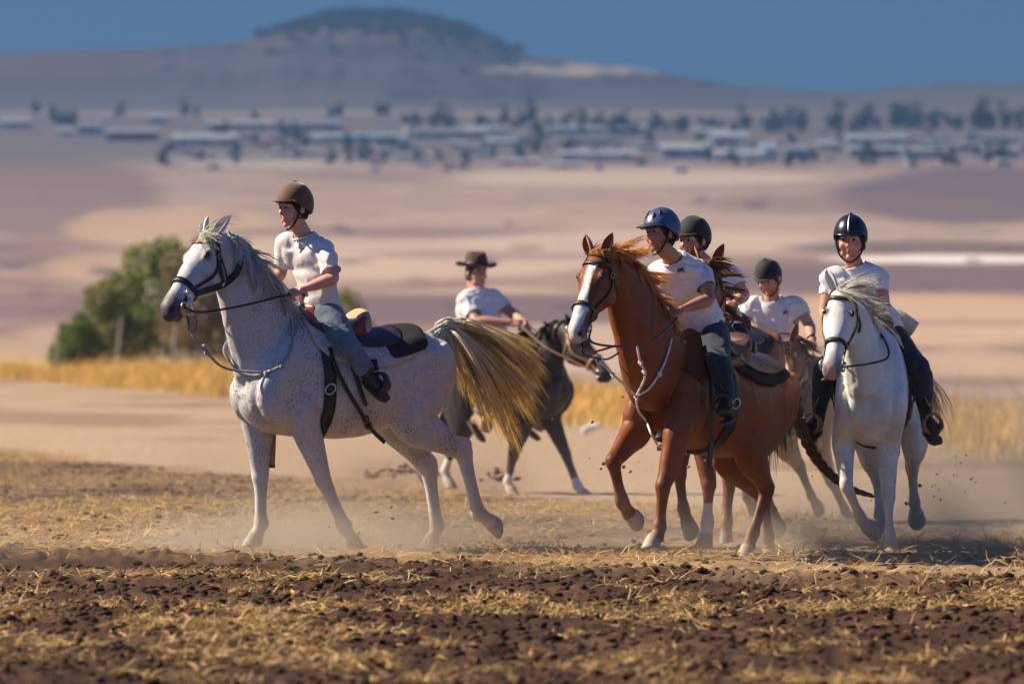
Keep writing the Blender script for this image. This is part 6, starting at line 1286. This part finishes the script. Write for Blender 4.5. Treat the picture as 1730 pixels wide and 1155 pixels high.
# the streaming tail of the grey
paths = []; dk = [V(-0.66, 0, 1.40), V(-0.82, 0, 1.43), V(-0.92, 0, 1.38)]
LK = [(rng.uniform(), rng.uniform() ** 0.9, rng.normal(0, 9), rng.normal(0, 12), rng.uniform(0.5, 0.95) if rng.uniform() < 0.35 else 1.0, rng.normal(0, 0.085), rnd(1.0) * 0.020, rng.uniform(0, 6), rng.uniform(1.2, 2.6), rnd(0.02)) for _ in range(95)]
for i in range(1250):
    lk = LK[rng.integers(95)]; s = lk[0]; root_ = np.array(dk[0].lerp(dk[1], s * 1.4) if s < 0.7 else dk[1].lerp(dk[2], (s - 0.7) / 0.3)) + lk[9] + rnd(0.008); a = float(np.clip(lk[1] + rng.normal(0, 0.012), 0, 1)); spr = rng.normal(0, 1, 2)
    kn_ = [0, 0.25, 0.5, 0.68, 0.82, 0.92, 1.0]; eu = float(np.interp(a, kn_, [912, 920, 908, 886, 872, 838, 795])) + lk[2] + spr[0] * 3.0; ev = float(np.interp(a, kn_, [606, 645, 690, 745, 772, 740, 680])) + lk[3] + spr[1] * 3.5
    k = lk[4] * rng.uniform(0.88, 1.0); eu = 722 + (eu - 722) * k; ev = 556 + (ev - 556) * k
    yb = lk[5] + rng.normal(0, 0.010); e = np.array(f1.P(eu, ev, y=yb)); c1 = np.array(f1.P(752 + 22 * (1 - a) + rng.normal(0, 2), 522 + 24 * a + rng.normal(0, 2), y=yb * 0.6)); c2 = np.array(f1.P(eu * 0.62 + 0.38 * 722 + 6 + rng.normal(0, 2), 548 + (ev - 600) * 0.42 + rng.normal(0, 2), y=yb))
    if eu < 830: kk = max(0.1, (eu - 722) / 180); c1 = root_ + (c1 - root_) * (0.4 + 0.6 * kk); c2 = root_ + (c2 - root_) * (0.3 + 0.7 * kk)
    q = bez(root_, c1, c2, e, 14); wv = lk[6] + rnd(0.002); ph = lk[7]; fq = lk[8]
    q = q + np.sin(np.linspace(0, 1, 14) * fq * 3.1 + ph)[:, None] * wv * np.linspace(0, 1, 14)[:, None]
    paths.append(q)
link('tail', hair_mesh('tail', paths, 0.0034, (0.93, 0.90, 0.84), (1.0, 0.73, 0.30), jitter=0.18, tip=0.2), M_HAIR, H1['root'])
# chestnut: mane blown back, braided tail
FL1, FL2 = (0.46, 0.20, 0.055), (0.85, 0.48, 0.15)
mane(H2, 1100, lambda s: ((-0.5, 0.25, 0.45 - 0.3 * (1 - s)), (-0.85, 0.35, -0.05 - 0.75 * (1 - s))), lambda s: 0.20 - 0.02 * s, FL1, FL2, r0=0.0034, t0=0.22)
forelock(H2, 260, V(-0.35, 0.15, 0.45), V(-0.9, 0.3, 0.05), 0.19, FL1, (0.70, 0.36, 0.10), 0.0032); forelock(H2, 110, V(0.15, 0.1, 0.4), V(-0.5, 0.4, -0.3), 0.16, FL1, FL2, 0.0032)
b0 = f2.P(1338, 660, y=0.05); ctr = catmull([list(p) for p in (V(-0.84, 0, 1.24), b0 * 0.5 + V(-0.84, 0, 1.24) * 0.5 + V(-0.02, 0, 0), b0, f2.P(1350, 712, y=0.03), f2.P(1372, 762, y=0.02), f2.P(1402, 800, y=0.0), f2.P(1438, 825, y=-0.02), f2.P(1476, 838, y=-0.04))], 20)
T = np.gradient(ctr, axis=0); T /= np.linalg.norm(T, axis=1)[:, None]; A = np.cross(T, (0.3, 1, 0.1)); A /= np.linalg.norm(A, axis=1)[:, None]; B = np.cross(T, A); verts, faces, cols = [], [], []
sl = np.linspace(0, 1, len(ctr)); R_ = 0.034 * (1 - sl) ** 0.75 + 0.007
for st in range(3):                                              # three strands of the plait, each a rope of finer hair
    for fine in range(5):
        th = sl * 46 + st * 2.094; ps = ctr + (A * (np.sin(th) * R_)[:, None] + B * (0.55 * np.sin(2 * th) * R_)[:, None]); f2a = fine * 1.2566
        ps = ps + (A * math.cos(f2a) + B * math.sin(f2a)) * (R_ * 0.34)[:, None]; b = len(verts); c = np.array((0.085, 0.032, 0.018)) * rng.uniform(0.7, 1.4)
        for i in range(len(ps)):
            for j in range(6): verts.append(ps[i] + R_[i] * 0.40 * (A[i] * math.cos(j * 1.047) + B[i] * math.sin(j * 1.047))); cols.append(c)
        for i in range(len(ps) - 1):
            for j in range(6): faces.append((b + i * 6 + j, b + i * 6 + (j + 1) % 6, b + i * 6 + 6 + (j + 1) % 6, b + i * 6 + 6 + j))
me = pymesh('tail', verts, faces); setcol(me, np.array(cols)); link('tail', me, material('braid_hair', rough=0.5, attr='Col', namt=0.3, nscale=80), H2['root'])
# dark, reddish, brown and white horses
mane(H3, 220, lambda s: ((-0.2, -0.3, 0.6), (-0.2, -0.7, -1.0)), lambda s: 0.20, (0.012, 0.01, 0.01), (0.02, 0.015, 0.013))
def hang_tail(H, n, ends, colA, colB, r0=0.007, k=0.07):
    d = H['sp']['dock']; paths = []
    for i in range(n):
        e = Vector(ends[rng.integers(len(ends))]) + Vector(rnd(k)); p = d[0].lerp(d[-1], rng.uniform(0.2, 1)); q = bez(p, p + V(-0.14, 0, 0.02), Vector(e) + V(0.03, 0, 0.3), e, 9) + rnd(0.012); paths.append(q)
    link('tail', hair_mesh('tail', paths, r0, colA, colB), M_HAIR, H['root'])
hang_tail(H3, 240, [V(-1.05, 0, 0.62), V(-1.1, 0.05, 0.7)], (0.012, 0.01, 0.01), (0.025, 0.018, 0.014))
mane(H4, 260, lambda s: ((-0.3, 0.5, 0.6), (-0.6, 0.8, -0.3)), lambda s: 0.17, (0.16, 0.05, 0.02), (0.30, 0.11, 0.04), r0=0.004); hang_tail(H4, 200, [V(-1.0, 0, 0.6)], (0.10, 0.04, 0.02), (0.16, 0.07, 0.03))
forelock(H4, 50, V(-0.2, 0.6, 0.4), V(-0.5, 0.8, -0.4), 0.2, (0.16, 0.05, 0.02), (0.3, 0.11, 0.04))
mane(H5, 130, lambda s: ((-0.2, 0.5, 0.6), (-0.2, 0.8, -0.9)), lambda s: 0.22, (0.02, 0.014, 0.012), (0.035, 0.02, 0.015)); forelock(H5, 40, H5['sk'].n * 0.3 + H5['sk'].t * 0.7, H5['sk'].t * 1.0, 0.24, (0.02, 0.014, 0.012), (0.06, 0.03, 0.02))
hang_tail(H5, 220, [V(-1.1, 0, 0.7), V(-1.15, 0.1, 0.8)], (0.02, 0.014, 0.012), (0.03, 0.02, 0.015))
mane(H6, 700, lambda s: ((-0.25, 0.45, 0.75), (-0.35, 1.0, -0.15 - 0.7 * (1 - s))), lambda s: 0.17, (0.78, 0.76, 0.72), (0.84, 0.80, 0.72), r0=0.0030); forelock(H6, 220, V(-0.1, 0.4, 0.45), V(-0.1, 1.0, -0.05), 0.21, (0.78, 0.76, 0.72), (0.84, 0.80, 0.72), 0.003)
forelock(H6, 50, H6['sk'].n * 0.3 + H6['sk'].t * 0.4 + H6['sk'].l * 0.5, H6['sk'].t * 0.5 + H6['sk'].l, 0.22, (0.78, 0.76, 0.72), (0.84, 0.80, 0.72), 0.003)
hang_tail(H6, 220, [f6.P(1572, 718, x=-1.05), f6.P(1566, 738, x=-1.05), f6.P(1576, 700, x=-1.1)], (0.6, 0.57, 0.5), (0.70, 0.55, 0.25), 0.005, 0.05)
# ------------------------------------------------------------------ kicked-up dust and flying clods
def dust_volume(name, lo, hi, blobs, base, label, color=(0.95, 0.78, 0.60), fall=0.30, nscale=1.4):
    """low dust: density falls with height, thicker where hooves strike; blobs = (x, y, z, rx, ry, rz, density)"""
    lo, hi = Vector(lo), Vector(hi); bm = bmesh.new(); box(bm, (lo + hi) / 2, hi - lo); o = link(name, bm, None, smooth=False); tag(o, label, 'dust', kind='stuff')
    m = bpy.data.materials.new(name); m.use_nodes = True; nt = m.node_tree; nt.nodes.clear(); L = nt.links.new
    out = nd(nt, 'ShaderNodeOutputMaterial'); pv = nd(nt, 'ShaderNodeVolumePrincipled'); pv.inputs['Color'].default_value = (*color, 1); pv.inputs['Anisotropy'].default_value = 0.4; L(pv.outputs[0], out.inputs['Volume'])
    tc = nd(nt, 'ShaderNodeTexCoord'); geo = tc.outputs['Object']; sx = nd(nt, 'ShaderNodeSeparateXYZ'); L(geo, sx.inputs[0])
    def math_(op, a, b=None):
        n = nd(nt, 'ShaderNodeMath', operation=op)
        for i, q in enumerate((a, b)):
            if q is None: continue
            if isinstance(q, (int, float)): n.inputs[i].default_value = q
            else: L(q, n.inputs[i])
        return n.outputs[0]
    no = nd(nt, 'ShaderNodeTexNoise'); no.inputs['Scale'].default_value = nscale; no.inputs['Detail'].default_value = 2; m.cycles.volume_step_rate = 2.5; L(geo, no.inputs['Vector'])
    nz = math_('MAXIMUM', math_('MULTIPLY', math_('SUBTRACT', no.outputs[0], 0.36), 4.0), 0.0)
    fz = math_('EXPONENT', math_('MULTIPLY', math_('MAXIMUM', sx.outputs[2], 0.0), -1.0 / fall)); tot = math_('MULTIPLY', fz, base)
    for x, y, z, rx, ry, rz, d in blobs:
        mp = nd(nt, 'ShaderNodeMapping'); mp.vector_type = 'TEXTURE'; mp.inputs['Location'].default_value = (x, y, z); mp.inputs['Scale'].default_value = (rx, ry, rz); L(geo, mp.inputs[0])
        ln = nd(nt, 'ShaderNodeVectorMath', operation='LENGTH'); L(mp.outputs[0], ln.inputs[0]); tot = math_('ADD', tot, math_('MULTIPLY', math_('EXPONENT', math_('MULTIPLY', math_('POWER', ln.outputs[1], 2.0), -1.0)), d))
    L(math_('MULTIPLY', tot, nz), pv.inputs['Density']); o.data.materials.append(m); return o
def W_(u, v, Y): p = at_px(u, v, Y); return (p.x, p.y, p.z)
blobs = []
for u, v, Y, r, h, d in ((425, 915, 34.6, 0.5, 0.16, 1.5), (600, 920, 34.2, 0.45, 0.2, 1.7), (735, 920, 34.9, 0.45, 0.16, 1.3), (520, 930, 34.0, 1.4, 0.14, 0.8), (1000, 905, 35.5, 1.4, 0.16, 0.5), (1200, 915, 34.6, 1.2, 0.22, 0.5), (1300, 940, 33.6, 0.7, 0.16, 0.6), (1430, 910, 35.4, 0.8, 0.25, 0.2), (1540, 925, 34.8, 0.8, 0.25, 0.5), (1660, 880, 36.0, 1.2, 0.7, 0.6), (1750, 890, 35.5, 1.0, 0.7, 0.7), (1640, 800, 38.5, 1.4, 0.6, 0.2), (1350, 860, 39, 1.4, 0.35, 0.08)):
    p = W_(u, v, Y); blobs.append((*p, r, 0.9, h, d))
dust_volume('dust_cloud', (-4.6, 29.8, -0.02), (6.2, 43.5, 1.7), blobs, 0.021, 'sandy dust drifting around the horses\' hooves', fall=0.35)
blobs = []
for u, v, Y, r, h, d, in ((690, 800, 53, 0.4, 0.14, 2.2), (640, 808, 53.5, 0.5, 0.12, 1.5), (840, 815, 52.5, 0.3, 0.12, 1.8), (760, 790, 53, 1.2, 0.4, 0.35), (400, 780, 56, 0.7, 0.2, 0.5), (1000, 760, 54, 2.0, 0.6, 0.05)):
    p = W_(u, v, Y); blobs.append((*p, r, 0.6, h, d))
dust_volume('far_dust', (-6.5, 46.0, -0.30), (7.0, 66.0, 1.9), blobs, 0.006, 'brown dust thrown up behind the dark horse', color=(0.62, 0.42, 0.30), fall=0.4)
n = 260; xs, ys_, zs = [], [], []
for u, v, Y, su, sv, k in ((690, 800, 53, 26, 8, 60), (640, 806, 53.4, 14, 4, 24), (838, 812, 52.4, 12, 9, 30), (1120, 800, 34, 90, 60, 40), (1560, 850, 34.6, 90, 60, 60), (1330, 720, 34, 40, 60, 26), (600, 900, 34, 60, 20, 20)):
    for _ in range(k): p = at_px(u + rng.normal(0, su), v - abs(rng.normal(0, sv)), Y + rng.normal(0, 0.3)); xs.append(p.x); ys_.append(p.y); zs.append(max(p.z, gz(p.x, p.y) + 0.01))
xs, ys_, zs = map(np.array, (xs, ys_, zs)); near = ys_ < 45
clods('flying_clods', xs[near], ys_[near], rng.gamma(1.6, 0.0028, near.sum()) + 0.002, 'specks of soil and straw flying around the riders', np.clip(np.array((0.30, 0.21, 0.12)) * rng.uniform(0.3, 1.8, near.sum())[:, None], 0, 1), z=zs[near])
clods('flung_soil', xs[~near], ys_[~near], rng.gamma(1.6, 0.008, (~near).sum()) + 0.006, 'lumps of brown soil flung up by the dark horse', soil_cols((~near).sum()) * 2.2, z=zs[~near])
# pale scrap lying by the verge
p = at_px(997, 690, 88); g = gz(p.x, 88.0); bm = bmesh.new(); ellipsoid(bm, V(0, 0, 0.16), (0.12, 0.09, 0.09)); ellipsoid(bm, V(0.16, 0, 0.22), (0.12, 0.08, 0.06)); ellipsoid(bm, V(-0.1, 0, 0.1), (0.12, 0.1, 0.10)); me = remesh(bm, 0.02, 2); P_ = coords(me); setco(me, P_ + normals(me) * (fbm(P_ * 9, 3, 3) * 0.08)[:, None])
me.transform(Matrix.Scale(0.7, 4)); o = link('white_scrap', me, material('white_sheet', (0.75, 0.74, 0.72), 0.7, bump=0.4, bscale=20, transl=0.2)); o.location = (p.x, 88.0, g); tag(o, 'crumpled white scrap lying in the verge grass', 'scrap')
